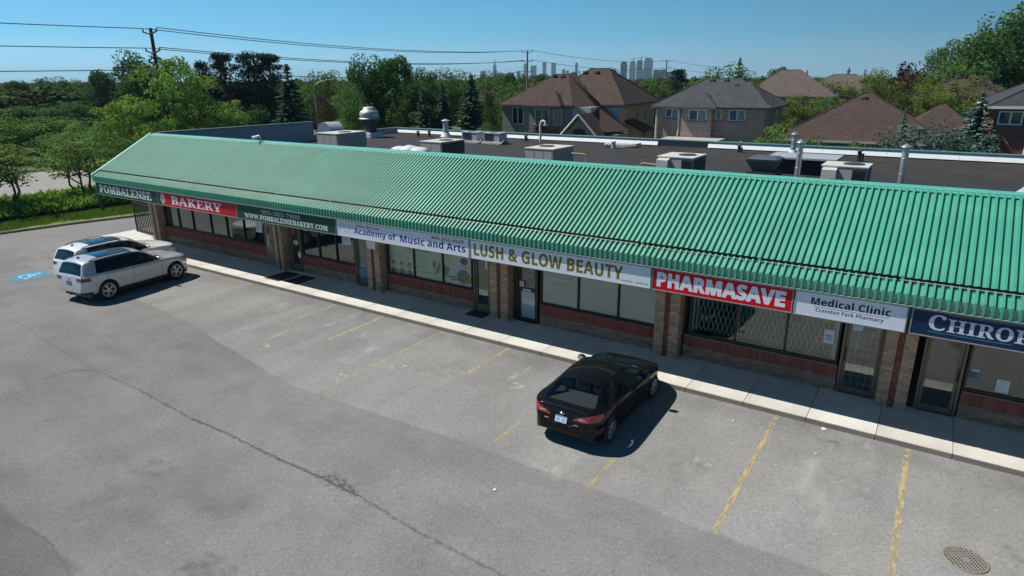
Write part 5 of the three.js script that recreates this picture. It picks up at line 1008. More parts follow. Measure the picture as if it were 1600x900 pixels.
// a broad-leaved tree 10 m high, 7 m wide (scaled per copy): clumps spread through an uneven crown, limbs that reach them
function broadTree({ seed, col, clumps = 60, per = 110, leaf = 0.26, base = 0.22, clumpR = 1.0, airy = 0, top = 0.5, multi = 1, upright = 0, vary = 0.3, tips = null }) {
  const r = rng(seed), L = new Leaves(), limbs = [], H = 10, R = 3.5, centres = [];
  const y0 = H * base, cy = y0 + (H - y0) * top, ry = H - cy, rb = cy - y0;
  const lobes = Array.from({ length: 7 }, () => ({ d: onSphere(r), k: 0.72 + r() * 0.5 }));
  for (let i = 0; i < clumps; i++) {
    const d = onSphere(r); let k = 0.86; for (const l of lobes) { const t = d[0] * l.d[0] + d[1] * l.d[1] + d[2] * l.d[2]; if (t > 0.45) k = k * (1 - (t - 0.45)) + l.k * (t - 0.45) * 1.0 + 0 * k; }
    const q = Math.pow(r(), 0.42) * k, x = d[0] * q * R * 0.92, z = d[2] * q * R * 0.92, y = cy + d[1] * q * (d[1] > 0 ? ry : rb) * 0.93;
    const cr = clumpR * (0.6 + 0.7 * r()), tone = 1 + (r() - 0.5) * vary * 1.6, warm = 1 + (r() - 0.5) * 0.24;
    centres.push([x, y, z]);
    for (let n = 0; n < per; n++) {
      const e = onSphere(r), s = cr * (airy ? Math.sqrt(r()) : 0.55 + 0.5 * Math.pow(r(), 0.6)), fl = 0.72;
      const px = x + e[0] * s, py = y + e[1] * s * fl, pz = z + e[2] * s;
      const a = onSphere(r), nn = [e[0] + a[0] * 0.8, e[1] + 0.45 + a[1] * 0.8, e[2] + a[2] * 0.8], nl = Math.hypot(...nn) || 1;
      const b = onSphere(r); if (upright) { b[1] += upright; const bl = Math.hypot(...b); b[0] /= bl; b[1] /= bl; b[2] /= bl; }
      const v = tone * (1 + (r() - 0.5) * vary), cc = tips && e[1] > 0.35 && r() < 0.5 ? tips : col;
      L.add(px, py, pz, b[0], b[1], b[2], nn[0] / nl, nn[1] / nl, nn[2] / nl, leaf * (0.7 + 0.7 * r()), leaf * (0.45 + 0.35 * r()), [cc[0] * v * warm, cc[1] * v, cc[2] * v]);
    }
  }
  for (let m = 0; m < multi; m++) {
    const a = (m / multi) * 6.28 + r(), o = multi > 1 ? 0.25 : 0, lean = multi > 1 ? 0.9 : 0.25, fork = V(Math.cos(a) * (o + lean), y0 * (0.8 + 0.3 * r()), Math.sin(a) * (o + lean));
    limbs.push(rod([Math.cos(a) * o, -0.1, Math.sin(a) * o], fork, 0.24 / Math.sqrt(multi), 0.17 / Math.sqrt(multi), 8));
    const up = V(fork.x * 0.8, cy + ry * 0.3, fork.z * 0.8); limbs.push(rod(fork, up, 0.16 / Math.sqrt(multi), 0.05, 7));
    for (let k = 0; k < Math.round(16 / multi); k++) { const c = centres[Math.floor(r() * centres.length)], t = r() * 0.75; const s = fork.clone().lerp(up, t); limbs.push(rod(s, V(...c), 0.075 * (1.2 - t), 0.02, 5, false)); }
  }
  return { crown: L.build(), trunk: join(limbs) };
}
// spruce 10 m high, 4 m wide: whorls of drooping boughs
function spruceTree({ seed, col, levels = 21, tips = null, width = 2.0, vary = 0.35 }) {
  const r = rng(seed), L = new Leaves(), limbs = [rod([0, -0.1, 0], [0, 9.9, 0], 0.16, 0.02, 7)];
  for (let k = 0; k < levels; k++) {
    const t = k / (levels - 1), y = 0.5 + 9.2 * Math.pow(t, 0.92) + (r() - 0.5) * 0.25, rr = width * Math.pow(1 - t, 0.82) * (0.85 + 0.3 * r()) + 0.10, n = Math.max(5, Math.round(9 * (1 - t) + 5));
    for (let b = 0; b < n; b++) {
      const yb = y + (r() - 0.5) * 0.34; const a = (b / n) * 6.283 + r() * 0.5 + k, len = rr * (0.72 + 0.45 * r()), dx = Math.cos(a), dz = Math.sin(a), droop = 0.16 + 0.12 * r() - 0.25 * t, tone = 1 + (r() - 0.5) * vary * 1.5;
      const S = Math.max(5, Math.round(len * 13));
      for (let s = 0; s < S; s++) {
        const u = (s + 0.5) / S, q = len * u, py = yb - droop * q * (1 - 0.35 * u) + 0.05 * q * u * u, side = (r() - 0.5) * 0.62 * len * (1.1 - u) * 0.75, sx = -dz * side, sz = dx * side;
        const v = tone * (1 + (r() - 0.5) * vary), cc = tips && u > 0.6 ? tips : col, sg = side > 0 ? 1 : -1, ax = dx * 0.75 - dz * 0.6 * sg, az = dz * 0.75 + dx * 0.6 * sg;
        L.add(dx * q + sx, py + (r() - 0.5) * 0.10 - Math.abs(side) * 0.25, dz * q + sz, ax, -0.2 + 0.3 * (r() - 0.5), az, (r() - 0.5) * 0.7, 0.9, (r() - 0.5) * 0.7, 0.38 * (0.8 + 0.5 * r()), 0.16, [cc[0] * v, cc[1] * v, cc[2] * v]);
        if (s % 2) L.add(dx * q + sx * 0.6, py - 0.08, dz * q + sz * 0.6, ax, -0.5, az, dx, 0.3, dz, 0.3, 0.2, [cc[0] * v, cc[1] * v, cc[2] * v]);
      }
    }
  }
  return { crown: L.build(), trunk: join(limbs) };
}
// pine 10 m high: bare stem low down, ragged flattened clumps
function pineTree({ seed, col }) {
  const r = rng(seed), L = new Leaves(), limbs = [rod([0, -0.1, 0], [0.1, 9.4, 0.1], 0.2, 0.05, 8)];
  for (let i = 0; i < 62; i++) {
    const t = Math.pow(r(), 0.75), y = 1.6 + 8.0 * t, R = 2.3 * Math.pow(1 - t * 0.86, 0.7) * (0.35 + 0.75 * r()), a = r() * 6.283, x = Math.cos(a) * R, z = Math.sin(a) * R, cr = 0.55 + 0.45 * r(), tone = 0.7 + 0.6 * r();
    limbs.push(rod([0, y - 0.5, 0], [x, y, z], 0.05, 0.02, 5, false));
    for (let n = 0; n < 80; n++) { const e = onSphere(r), s = cr * Math.pow(r(), 0.5), b = onSphere(r); b[1] = Math.abs(b[1]) * 0.7 + 0.2; const v = tone * (0.75 + 0.5 * r()); const nn = onSphere(r); L.add(x + e[0] * s, y + e[1] * s * 0.5, z + e[2] * s, b[0], b[1], b[2], nn[0], nn[1], nn[2], 0.34, 0.09, [col[0] * v, col[1] * v, col[2] * v]); }
  }
  return { crown: L.build(), trunk: join(limbs) };
}
const KIND = {
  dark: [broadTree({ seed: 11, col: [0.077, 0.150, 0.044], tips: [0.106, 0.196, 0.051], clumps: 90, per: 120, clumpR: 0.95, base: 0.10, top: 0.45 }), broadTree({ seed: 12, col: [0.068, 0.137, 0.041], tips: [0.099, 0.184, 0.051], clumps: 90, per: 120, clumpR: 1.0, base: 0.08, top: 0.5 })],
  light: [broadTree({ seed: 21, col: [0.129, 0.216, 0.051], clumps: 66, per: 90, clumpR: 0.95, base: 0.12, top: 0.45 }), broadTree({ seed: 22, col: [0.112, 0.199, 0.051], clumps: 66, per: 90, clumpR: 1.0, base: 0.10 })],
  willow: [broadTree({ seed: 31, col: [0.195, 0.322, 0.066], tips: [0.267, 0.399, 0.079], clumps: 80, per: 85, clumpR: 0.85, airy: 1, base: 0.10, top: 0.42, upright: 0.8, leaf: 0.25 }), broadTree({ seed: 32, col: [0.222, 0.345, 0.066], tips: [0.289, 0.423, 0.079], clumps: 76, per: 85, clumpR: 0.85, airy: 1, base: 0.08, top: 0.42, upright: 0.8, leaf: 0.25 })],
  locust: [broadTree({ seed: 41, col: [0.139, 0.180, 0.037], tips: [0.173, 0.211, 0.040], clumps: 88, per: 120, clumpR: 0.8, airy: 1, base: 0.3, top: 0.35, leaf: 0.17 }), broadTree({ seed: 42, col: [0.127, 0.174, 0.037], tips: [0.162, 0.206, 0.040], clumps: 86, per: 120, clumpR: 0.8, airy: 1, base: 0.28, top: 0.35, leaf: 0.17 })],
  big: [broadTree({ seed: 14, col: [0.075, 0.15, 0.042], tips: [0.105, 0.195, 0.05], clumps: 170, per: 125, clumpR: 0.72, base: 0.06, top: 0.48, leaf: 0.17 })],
  red: [broadTree({ seed: 51, col: [0.063, 0.022, 0.028], clumps: 60, per: 90, clumpR: 1.0, base: 0.05 })],
  bare: [broadTree({ seed: 52, col: [0.119, 0.084, 0.049], clumps: 50, per: 40, clumpR: 0.9, airy: 1, base: 0.1 })],
  bush: [broadTree({ seed: 61, col: [0.156, 0.277, 0.062], clumps: 60, per: 95, clumpR: 1.15, base: 0.0, top: 0.42 }), broadTree({ seed: 62, col: [0.133, 0.244, 0.062], clumps: 60, per: 95, clumpR: 1.15, base: 0.0, top: 0.42 })],
  spruce: [spruceTree({ seed: 71, levels: 34, col: [0.049, 0.090, 0.056], tips: [0.070, 0.123, 0.078] }), spruceTree({ seed: 72, levels: 32, col: [0.045, 0.084, 0.053], tips: [0.064, 0.115, 0.073], width: 1.85 })],
  blue: [spruceTree({ seed: 73, col: [0.080, 0.135, 0.112], tips: [0.115, 0.180, 0.155], width: 2.3, levels: 32 })],
  sprawl: [broadTree({ seed: 63, col: [0.085, 0.140, 0.115], tips: [0.12, 0.185, 0.158], clumps: 90, per: 90, clumpR: 0.75, base: 0.0, top: 0.40, leaf: 0.22, upright: 0.5 })],
  pine: [pineTree({ seed: 81, col: [0.034, 0.059, 0.036] }), pineTree({ seed: 82, col: [0.031, 0.053, 0.036] })],
  young: [broadTree({ seed: 91, col: [0.189, 0.267, 0.078], clumps: 50, per: 52, clumpR: 0.9, airy: 1, base: 0.30, top: 0.42, multi: 4, leaf: 0.30 }), broadTree({ seed: 92, col: [0.166, 0.255, 0.073], clumps: 50, per: 52, clumpR: 0.9, airy: 1, base: 0.28, top: 0.42, multi: 4, leaf: 0.30 })],
};
const W0 = { spruce: 4.2, blue: 4.8, pine: 4.8 };
let treeTurn = 0;
function tree(kind, x, z, h, w, label, group, opts = {}) {
  const list = KIND[kind], v = list[(opts.v ?? treeTurn) % list.length]; treeTurn++;
  const bushy = kind === 'bush' || (opts.shrub);
  const t = thing(bushy ? 'shrub' : { spruce: 'spruce_tree', blue: 'spruce_tree', sprawl: 'spruce_tree', pine: 'pine_tree' }[kind] ?? 'leafy_tree', label, bushy ? 'shrub' : 'tree', [x, opts.y ?? -0.06, z], treeTurn * 2.39, group);
  const s = w / (W0[kind] ?? 7); t.scale.set(s, h / 10 * (W0[kind] ? 1 : 1.06), s);
  part(t, 'trunk', v.trunk, bark); part(t, 'crown', v.crown, W0[kind] ? NEEDLE : LEAF);
  return t;
}
// left: verge trees, woods across the street
tree('young', -50, -1.0, 4.4, 6.4, 'small spreading tree with several dark stems at the left end of the verge', null, { y: 0.08, v: 0 });
tree('young', -50.6, -6.1, 4.7, 6.0, 'small several-stemmed tree on the verge next to the canopy corner', null, { y: 0.08, v: 1 });
tree('dark', -68.6, -21.3, 11.8, 6.6, 'dense dark tree right behind the leaning utility pole');
tree('willow', -57, -17.4, 10.6, 8.0, 'large bright green feathery tree left of the canopy ridge', null, { v: 0 });
tree('willow', -60.5, -14.6, 7.6, 6.6, 'bright feathery tree to the left of the largest feathery tree', null, { v: 1 });
tree('willow', -57.5, -20.6, 8.0, 5.4, 'bright feathery tree in front of the dark pines', null, { v: 1 });
tree('willow', -52.7, -19.4, 6.9, 5.0, 'lower bright green tree at the canopy ridge end', null, { v: 0 });
tree('bush', -57.5, -11.4, 4.6, 5.5, 'bright shrub behind the second verge tree');
tree('bush', -52.0, -16.0, 4.4, 5.0, 'bright shrub just beyond the canopy corner');
for (const [x, z, h, w, l] of [[-67.4, -27.2, 10.4, 4.2, 'thin dark pine with an open top, leftmost of the pines'], [-64.7, -27.7, 11.4, 5.4, 'tall dark pine, second from the left of the pines'], [-63.3, -29.7, 11.3, 5.4, 'tall dark pine in the middle of the pine row'], [-62.3, -31.8, 11.4, 6.0, 'tallest dark pine at the right end of the pine row']]) tree('pine', x, z, h, w, l);
tree('dark', -66, -33, 8.4, 7, 'dark leafy tree filling the gap under the pines', null, {});
tree('dark', -61.2, -27.0, 6.2, 6, 'low dark tree at the foot of the pines');
tree('spruce', -50.6, -24.6, 9.7, 5.8, 'large dense spruce behind the blue parapet wall');
tree('bare', -52.6, -30.3, 8.2, 3.2, 'reddish brown half-dead tree by the street lamp');
tree('bush', -46.8, -27.8, 8.0, 4.8, 'bright green tall shrub behind the mushroom-capped fan');
for (const [x, z, h, w, l] of [[-47.0, -32.0, 11.2, 6.0, 'tallest dark maple of the clump behind the roof'], [-44.6, -32.7, 10.9, 5.4, 'dark maple just right of the tallest maple'], [-44.5, -36.6, 9.9, 5.0, 'dark maple at the right end of the maple clump'], [-42.2, -32.2, 8.4, 5.2, 'rounded dark tree between the maples and the spruces']]) tree('dark', x, z, h, w, l);
for (const [x, z, h, w, l] of [[-39.2, -29.8, 7.6, 3.6, 'spruce left of three behind the white vent stack'], [-37.9, -30.9, 8.0, 3.8, 'spruce middle of three behind the white vent stack'], [-37.2, -34.2, 8.9, 4.6, 'tallest spruce right of three beside the brown-roofed house']]) tree('spruce', x, z, h, w, l);
tree('bush', -33.6, -31.4, 4.9, 2.6, 'bright shrub at the left wall of the brown-roofed house');
tree('bush', -35.2, -29.6, 4.2, 2.4, 'low green shrub under the tallest of the three spruces');
for (const [x, z, h, w] of [[-72, -46.1, 9.6, 7], [-69.8, -48.5, 9.4, 7], [-71.7, -53.9, 9.8, 5.4], [-62.9, -61.8, 9.8, 7], [-60.6, -63.7, 9.8, 7], [-66, -57, 9.4, 6], [-54, -62, 9.0, 6], [-57, -52, 8.6, 6], [-48, -57, 8.2, 5], [-62, -43, 8.4, 6]]) tree('light', x, z, h, w, 'mid green tree in the row behind the maples and spruces', 'green trees in the row behind the maples');
// far left across the street
for (const [x, z, h, w, l] of [[-140.4, -37, 9.0, 7, 'dark round tree on the horizon at the left edge'], [-138.4, -41.9, 9.8, 7.5, 'dark tree on the horizon, second from the left edge'], [-108.2, -36, 10.4, 6, 'tall dark tree on the horizon left of the leaning pole']]) tree('dark', x, z, h, w, l);
for (const [x, z, h, w] of [[-137, -44.5, 8.4, 9], [-157, -47.5, 8.4, 7], [-155, -54, 8.8, 6], [-134, -51, 8.8, 6], [-128, -33, 7, 9], [-122, -45, 7.4, 9], [-118, -38, 7, 8]]) tree('light', x, z, h, w, 'pale green tree on the left horizon', 'pale trees on the left horizon');
for (let i = 0; i < 15; i++) { const a = i / 14, x = -84 - 26 * ((i * 7) % 5) / 5, z = 6 - 48 * a - ((i * 5) % 4) * 2; tree(['dark', 'bush', 'light'][(i * 5) % 3], x, z, 4.6 + ((i * 3) % 4) * 0.5, 9.5, 'low tree in the wood across the street', 'low trees of the wood across the street', {}); }
for (const [x, z, h, w] of [[-76, -2, 4.4, 6], [-74.5, -9, 4.2, 6], [-72, -15.5, 4.6, 6], [-77, 4, 4.4, 6], [-71, -21, 5, 5], [-80, -6, 4.6, 7]]) tree('bush', x, z, h, w, 'green shrub along the far side of the street', 'shrubs along the far side of the street');
// behind the houses
for (const [x, z, h, w] of [[-79.6, -99.3, 10.6, 7], [-71.4, -92.8, 10, 5], [-79.4, -111.4, 10, 7], [-76.6, -113, 9.9, 7], [-70.2, -116.7, 10.5, 5], [-66, -106, 9, 6], [-60, -100, 8.4, 6], [-86, -104, 9, 7]]) tree('dark', x, z, h, w, 'round dark tree standing behind the brown-roofed house', 'round dark trees behind the brown-roofed house');
tree('dark', -58.6, -111.3, 11, 3.4, 'narrow dark tree left of the apartment towers');
tree('locust', -45.4, -95.2, 7.8, 6, 'yellowish tree below the apartment towers');
for (const [x, z, h, w] of [[-43, -96.2, 8.8, 6], [-36.4, -98.5, 8.5, 7], [-23.9, -81.2, 9, 6], [-33, -92, 8.2, 6], [-29, -88, 8.4, 6], [-18, -95, 8.4, 6]]) tree('light', x, z, h, w, 'mid green tree between the brown roof and the grey roof', 'green trees behind the grey-roofed house');
tree('pine', -33.4, -78.4, 9.8, 5, 'dark pine left of the grey roof');
tree('light', -26.2, -75.4, 10.2, 8, 'broad green tree rising behind the grey roof');
tree('spruce', -25.5, -80.8, 11.2, 3.6, 'pointed spruce top above the grey roof');
tree('dark', -24.3, -101.6, 10.4, 5.4, 'dark oval tree right of the grey roof');
for (const [x, z, h, w, l] of [[-25.7, -121.8, 9.8, 3, 'slim distant spruce, left one beside the brown gable'], [-23.8, -122.1, 9.7, 3, 'slim distant spruce, right one beside the brown gable'], [-20.5, -152.9, 10.6, 4, 'distant pair of spruce tops on the horizon']]) tree('spruce', x, z, h, w, l);
tree('locust', -12.7, -55, 7.1, 7, 'low yellow-green tree beside the grey-roofed house', null, { v: 0 });
tree('bush', -11.6, -63.3, 6.7, 5.4, 'bright green shrub behind the low brown hip roof');
tree('locust', -6.6, -56.4, 9.0, 7.6, 'wide yellow-green feathery tree behind the low brown hip roof', null, { v: 1 });
tree('locust', -2.6, -57.2, 8.6, 6.8, 'yellow-green feathery tree right behind the hip of the low brown roof', null, { v: 0 });
tree('red', -3.9, -69, 9.7, 6, 'dark purple-leaved tree between the feathery trees');
tree('red', -2.4, -52.5, 5.6, 4, 'dark red shrub under the feathery trees', null, { shrub: 1 });
tree('big', -0.9, -79.1, 12.8, 9.0, 'big dark tree left of the largest tree at the right');
tree('big', 5.4, -69.1, 15.6, 13.5, 'largest dark tree at the upper right corner');
tree('big', 2.6, -74.1, 14.0, 9, 'tall dark tree just left of the largest tree');
tree('light', -1.6, -66, 9.6, 5.5, 'mid green tree at the foot of the largest tree');
tree('locust', 0.6, -50.1, 8.3, 7.2, 'yellow-green feathery tree before the brick house', null, { v: 1 });
for (const [x, z, h, w] of [[-8.3, -83.8, 9.2, 6], [-12.7, -103.4, 8.7, 7], [-5, -92, 9, 6], [-15, -88, 8.2, 6]]) tree('light', x, z, h, w, 'distant green tree behind the feathery trees', 'distant green trees behind the feathery trees');
tree('blue', 1.5, -34.1, 7.3, 5.0, 'blue spruce at the corner of the brick house');
tree('sprawl', 0.0, -30.4, 6.6, 7.6, 'wide low blue spruce spreading behind the rear parapet');
tree('sprawl', -3.1, -29.4, 5.8, 5.4, 'low spreading blue spruce left of the wide one');
tree('blue', -2.4, -33.6, 6.3, 1.8, 'slim blue spruce before the low brown roof');
for (const [x, z, h, w, l] of [[-9.6, -31.2, 5.6, 4.2, 'dense green shrub at the corner of the grey-roofed house'], [-7.4, -30.5, 4.8, 3.2, 'green shrub left before the low brown roof'], [-4.2, -27.9, 4.7, 2.8, 'round green shrub before the low brown roof'], [-5.6, -27.0, 4.3, 2.6, 'small green shrub before the eave of the low brown roof']]) tree('bush', x, z, h, w, l);
tree('red', -30.8, -37.2, 4.5, 4.0, 'dark red shrub under the windows of the brown-roofed house', null, { shrub: 1 });
tree('red', -9.6, -43.4, 5.2, 4.4, 'dark red shrub beside the grey-roofed house', null, { shrub: 1 });
{ // woods that read as one mass to the horizon
  const r = rng(404), L = new Leaves();
  for (let i = 0; i < 26; i++) { const d = onSphere(r), k = Math.pow(r(), 0.4); for (let n = 0; n < 34; n++) { const e = onSphere(r), v = 0.65 + 0.7 * r(); const nn = [e[0], e[1] + 0.5, e[2]], nl = Math.hypot(...nn); const b = onSphere(r); L.add(d[0] * k * 3 + e[0] * 1.2, 4.2 + d[1] * k * 4 + e[1] * 1.1, d[2] * k * 3 + e[2] * 1.2, b[0], b[1], b[2], nn[0] / nl, nn[1] / nl, nn[2] / nl, 0.9, 0.6, [0.055 * v, 0.092 * v, 0.03 * v]); } }
  const spots = [];
  for (let i = 0; i < 2600; i++) {
    const az = rad(-86 + 100 * r()), D = 130 + 1500 * Math.pow(r(), 1.7), x = D * Math.sin(az), z = 15.9 - D * Math.cos(az);
    if (x > -30 && D < 150) continue;
    spots.push([x, z, D]);
  }
  const m = new THREE.InstancedMesh(L.build(), LEAF, spots.length), o = new THREE.Object3D();
  spots.forEach(([x, z, D], i) => { const s = 0.75 + 0.5 * r() + D / 900; o.position.set(x, -0.2, z); o.rotation.y = r() * 6.28; o.scale.set(s * 1.25, Math.min(1.05, 0.72 + 0.3 * r()), s * 1.25); o.updateMatrix(); m.setMatrixAt(i, o.matrix); const c = 0.75 + 0.5 * r(); m.setColorAt(i, C(c * (0.85 + 0.4 * r()), c, c * 0.9)); });
  m.name = 'woods'; scene.add(m); tag(m, 'mass of green woods stretching to the horizon', 'woods', null, 'stuff');
}
{ // ground cover on the verge, and tufts of mown grass
  const r = rng(55), L = new Leaves();
  for (let n = 0; n < 46; n++) { const a = r() * 6.28, q = 0.42 * Math.sqrt(r()), h = 0.25 + 0.3 * r(), v = 0.7 + 0.6 * r(), lx = Math.cos(a) * 0.4, lz = Math.sin(a) * 0.4, l = Math.hypot(lx, 1, lz); const b = onSphere(r); L.add(Math.cos(a) * q, h * 0.7, Math.sin(a) * q, lx / l + b[2], 0.7 / l, lz / l + b[0], b[0], 0.9, b[2], h * 0.8, 0.14, [0.20 * v, 0.32 * v, 0.045 * v]); }
  const spots = [];
  for (let i = 0; i < 1500; i++) { const t = r(), z = 8 - 24 * t, x = -46.6 - (z < -4 ? 0.2 : 0.0) + 0.16 * (-z) * 0.6 - r() * 5.5 - 0.5; if (z > -12) spots.push([x, z]); }
  const m = new THREE.InstancedMesh(L.build(), LEAF, spots.length), o = new THREE.Object3D();
  spots.forEach(([x, z], i) => { const s = 0.9 + 0.7 * r(); o.position.set(x, 0.08, z); o.rotation.y = r() * 6.28; o.scale.set(s, s * (0.8 + 0.5 * r()), s); o.updateMatrix(); m.setMatrixAt(i, o.matrix); const c = 0.75 + 0.6 * r(); m.setColorAt(i, C(c, c, c)); });
  m.name = 'ground_cover'; scene.add(m); tag(m, 'band of knee-high green ground cover along the verge', 'ground cover', null, 'stuff');
  const G = new Leaves(); for (let n = 0; n < 14; n++) { const b = onSphere(r), v = 0.7 + 0.6 * r(); G.add((r() - 0.5) * 0.3, 0.05, (r() - 0.5) * 0.3, b[0] * 0.5, 0.9, b[2] * 0.5, b[2], 0.2, -b[0], 0.12, 0.03, [0.14 * v, 0.24 * v, 0.04 * v]); }
  const gs = []; for (let i = 0; i < 2600; i++) { const z = 9 - 25 * r(), x = -43.6 - (z > 1.76 ? (z - 1.76) * 0.25 : 0) + (z < -1.3 ? (-1.3 - z) * 0.25 : 0) - r() * 3.2 - 0.2; gs.push([x, z]); }
  const g = new THREE.InstancedMesh(G.build(), LEAF, gs.length);
  gs.forEach(([x, z], i) => { o.position.set(x, 0.08, z); o.rotation.y = r() * 6.28; o.scale.setScalar(0.8 + 0.8 * r()); o.updateMatrix(); g.setMatrixAt(i, o.matrix); });
  g.name = 'grass'; scene.add(g); tag(g, 'short mown grass along the kerb of the drive', 'grass', null, 'stuff');
}

{ // trees of one group differ by their place in it
  const ORD = ['first', 'second', 'third', 'fourth', 'fifth', 'sixth', 'seventh', 'eighth', 'ninth', 'tenth', 'eleventh', 'twelfth', 'thirteenth', 'fourteenth', 'fifteenth', 'sixteenth'], byGroup = new Map();
  for (const o of scene.children) if (o.userData.group && /tree|shrub/.test(o.name)) { if (!byGroup.has(o.userData.group)) byGroup.set(o.userData.group, []); byGroup.get(o.userData.group).push(o); }
  for (const list of byGroup.values()) { const az = (o) => Math.atan2(o.position.x, 15.88 - o.position.z); list.sort((a, b) => az(a) - az(b)); list.forEach((o, i) => { o.userData.label += `, ${ORD[i]} from the left`; }); }
}
// ---------------------------------------------------------------- houses
const shingle = (c, seed) => std([1, 1, 1], 0.95, { bumpMap: grainBump, bumpScale: 0.01, map: dataTex(512, 512, (u, v) => {
  const row = Math.floor(v * 28), f = v * 28 - row, col = Math.floor(u * 16 + (row % 2) * 0.5 + hash2(row, 1, seed) * 0.4), t = hash2(col, row, seed), n = fbm(u * 8, v * 8, seed, 4, 8), sp = hash2(Math.floor(u * 512), Math.floor(v * 512), seed + 1);
  const k = (0.82 + 0.36 * t) * (0.86 + 0.28 * n) * (0.85 + 0.3 * sp) * (f < 0.1 ? 0.72 : 1); return [c[0] * k * (1 + 0.1 * (t - 0.5)), c[1] * k, c[2] * k];
}, [4, 4]) });
const brickTex = (c, m, seed) => std([1, 1, 1], 0.92, { bumpMap: grainBump, bumpScale: 0.006, map: dataTex(512, 512, (u, v) => {
  const row = Math.floor(v * 32), fy = v * 32 - row, uu = u * 12 + (row % 2) * 0.5, col = Math.floor(uu), fx = uu - col, t = hash2(col % 12, row, seed), n = fbm(u * 6, v * 6, seed, 4, 6);
  if (fx < 0.05 || fy < 0.13) return m; const k = (0.74 + 0.52 * t) * (0.88 + 0.24 * n); return [c[0] * k, c[1] * k, c[2] * k];
}, [2.5, 2.5]) });
const HM = {
  brownRoof: shingle([0.062, 0.041, 0.034], 201), greyRoof: shingle([0.05, 0.054, 0.060], 202), hipRoof: shingle([0.058, 0.038, 0.031], 203), darkRoof: shingle([0.038, 0.042, 0.048], 204), paleRoof: shingle([0.105, 0.083, 0.073], 205),
  taupe: brickTex([0.27, 0.24, 0.20], [0.30, 0.28, 0.25], 211), pink: brickTex([0.36, 0.25, 0.215], [0.30, 0.25, 0.21], 212), redBrick: brickTex([0.21, 0.055, 0.04], [0.2, 0.14, 0.12], 213), beige: std([1, 1, 1], 0.9, { map: mottle([0.36, 0.28, 0.22], 0.1, [3, 3], 214) }),
  stucco: std([1, 1, 1], 0.9, { map: mottle([0.40, 0.44, 0.50], 0.06, [3, 3], 215) }), trim: std([0.55, 0.52, 0.48], 0.6), darkTrim: std([0.10, 0.085, 0.075], 0.7), whiteTrim: std([0.72, 0.70, 0.68], 0.6),
  pane: phy([0.03, 0.04, 0.055], 0.04, { clearcoat: 1, clearcoatRoughness: 0.01 }), bluePane: phy([0.06, 0.11, 0.19], 0.05, { clearcoat: 1, clearcoatRoughness: 0.01 }), sheer: phy([0.22, 0.26, 0.28], 0.1, { clearcoat: 1, clearcoatRoughness: 0.02 }),
};
// hip roof over x0..x1, z0 (rear) .. z1 (front); ridge along x, its ends set in by a and b
function hip(x0, x1, z0, z1, ye, yr, a, b, over = 0.4, zr = (z0 + z1) / 2) {
  x0 -= over; x1 += over; z0 -= over; z1 += over;
  const A = [x0, ye, z1], B = [x1, ye, z1], Cc = [x1, ye, z0], D = [x0, ye, z0], P = [x0 + a, yr, zr], Q = [x1 - b, yr, zr];
  const f = 0.16, lo = (p) => [p[0], p[1] - f, p[2]];
  const same = Math.abs(P[0] - Q[0]) < 0.05;
  const roof = polys([same ? [A, B, P] : [A, B, Q, P], [B, Cc, Q], same ? [Cc, D, P] : [Cc, D, P, Q], [D, A, P]]);
  const fascia = polys([[lo(A), lo(B), B, A], [lo(B), lo(Cc), Cc, B], [lo(Cc), lo(D), D, Cc], [lo(D), lo(A), A, D], [lo(D), lo(Cc), lo(B), lo(A)]]);
  const bar = (p, q) => rod([p[0], p[1] + 0.01, p[2]], [q[0], q[1] + 0.01, q[2]], 0.05, 0.05, 5, false);
  const ridge = join([bar(A, P), bar(B, Q), bar(Cc, Q), bar(D, P), ...(same ? [] : [bar(P, Q)])]);
  return { roof, fascia, ridge };
}
function addHip(t, mat, trim, ...args) { const h = hip(...args), r = part(t, 'roof', h.roof, mat); part(r, 'fascia', h.fascia, trim); part(r, 'hip_cap', h.ridge, mat); return r; }
function houseWindow(t, x0, x1, y0, y1, z, frame, panes = 2, glass = [HM.pane, HM.pane], axis = 'z', sill = true) {
  const f = 0.07, b = [], P = (g) => (axis === 'z' ? g : g.rotateY(Math.PI / 2)), w = part(t, 'window', [
    P(bx(x0 - f, x1 + f, y1, y1 + f, z - 0.05, z + 0.06)), P(bx(x0 - f, x1 + f, y0 - f, y0, z - 0.05, z + 0.06)), P(bx(x0 - f, x0, y0, y1, z - 0.05, z + 0.06)), P(bx(x1, x1 + f, y0, y1, z - 0.05, z + 0.06)),
    ...Array.from({ length: panes - 1 }, (_, k) => { const xm = x0 + (x1 - x0) * (k + 1) / panes; return P(bx(xm - 0.045, xm + 0.045, y0, y1, z - 0.05, z + 0.05)); })], frame);
  for (let k = 0; k < panes; k++) part(w, 'pane', P(bx(x0 + (x1 - x0) * k / panes, x0 + (x1 - x0) * (k + 1) / panes, y0, y1, z + 0.005, z + 0.015)), glass[k % glass.length]);
  if (sill) part(w, 'sill', P(bx(x0 - 0.14, x1 + 0.14, y0 - f - 0.09, y0 - f - 0.003, z - 0.05, z + 0.12)), axis === 'z' ? HM.darkTrim : frame);
  return w;
}
const roofVent = (t, x, y, z, tilt = 0.5) => part(t, 'roof_vent', [rbx(x - 0.2, x + 0.2, y - 0.12, y + 0.13, z - 0.18, z + 0.22, 0.05, 2)], HM.darkTrim);
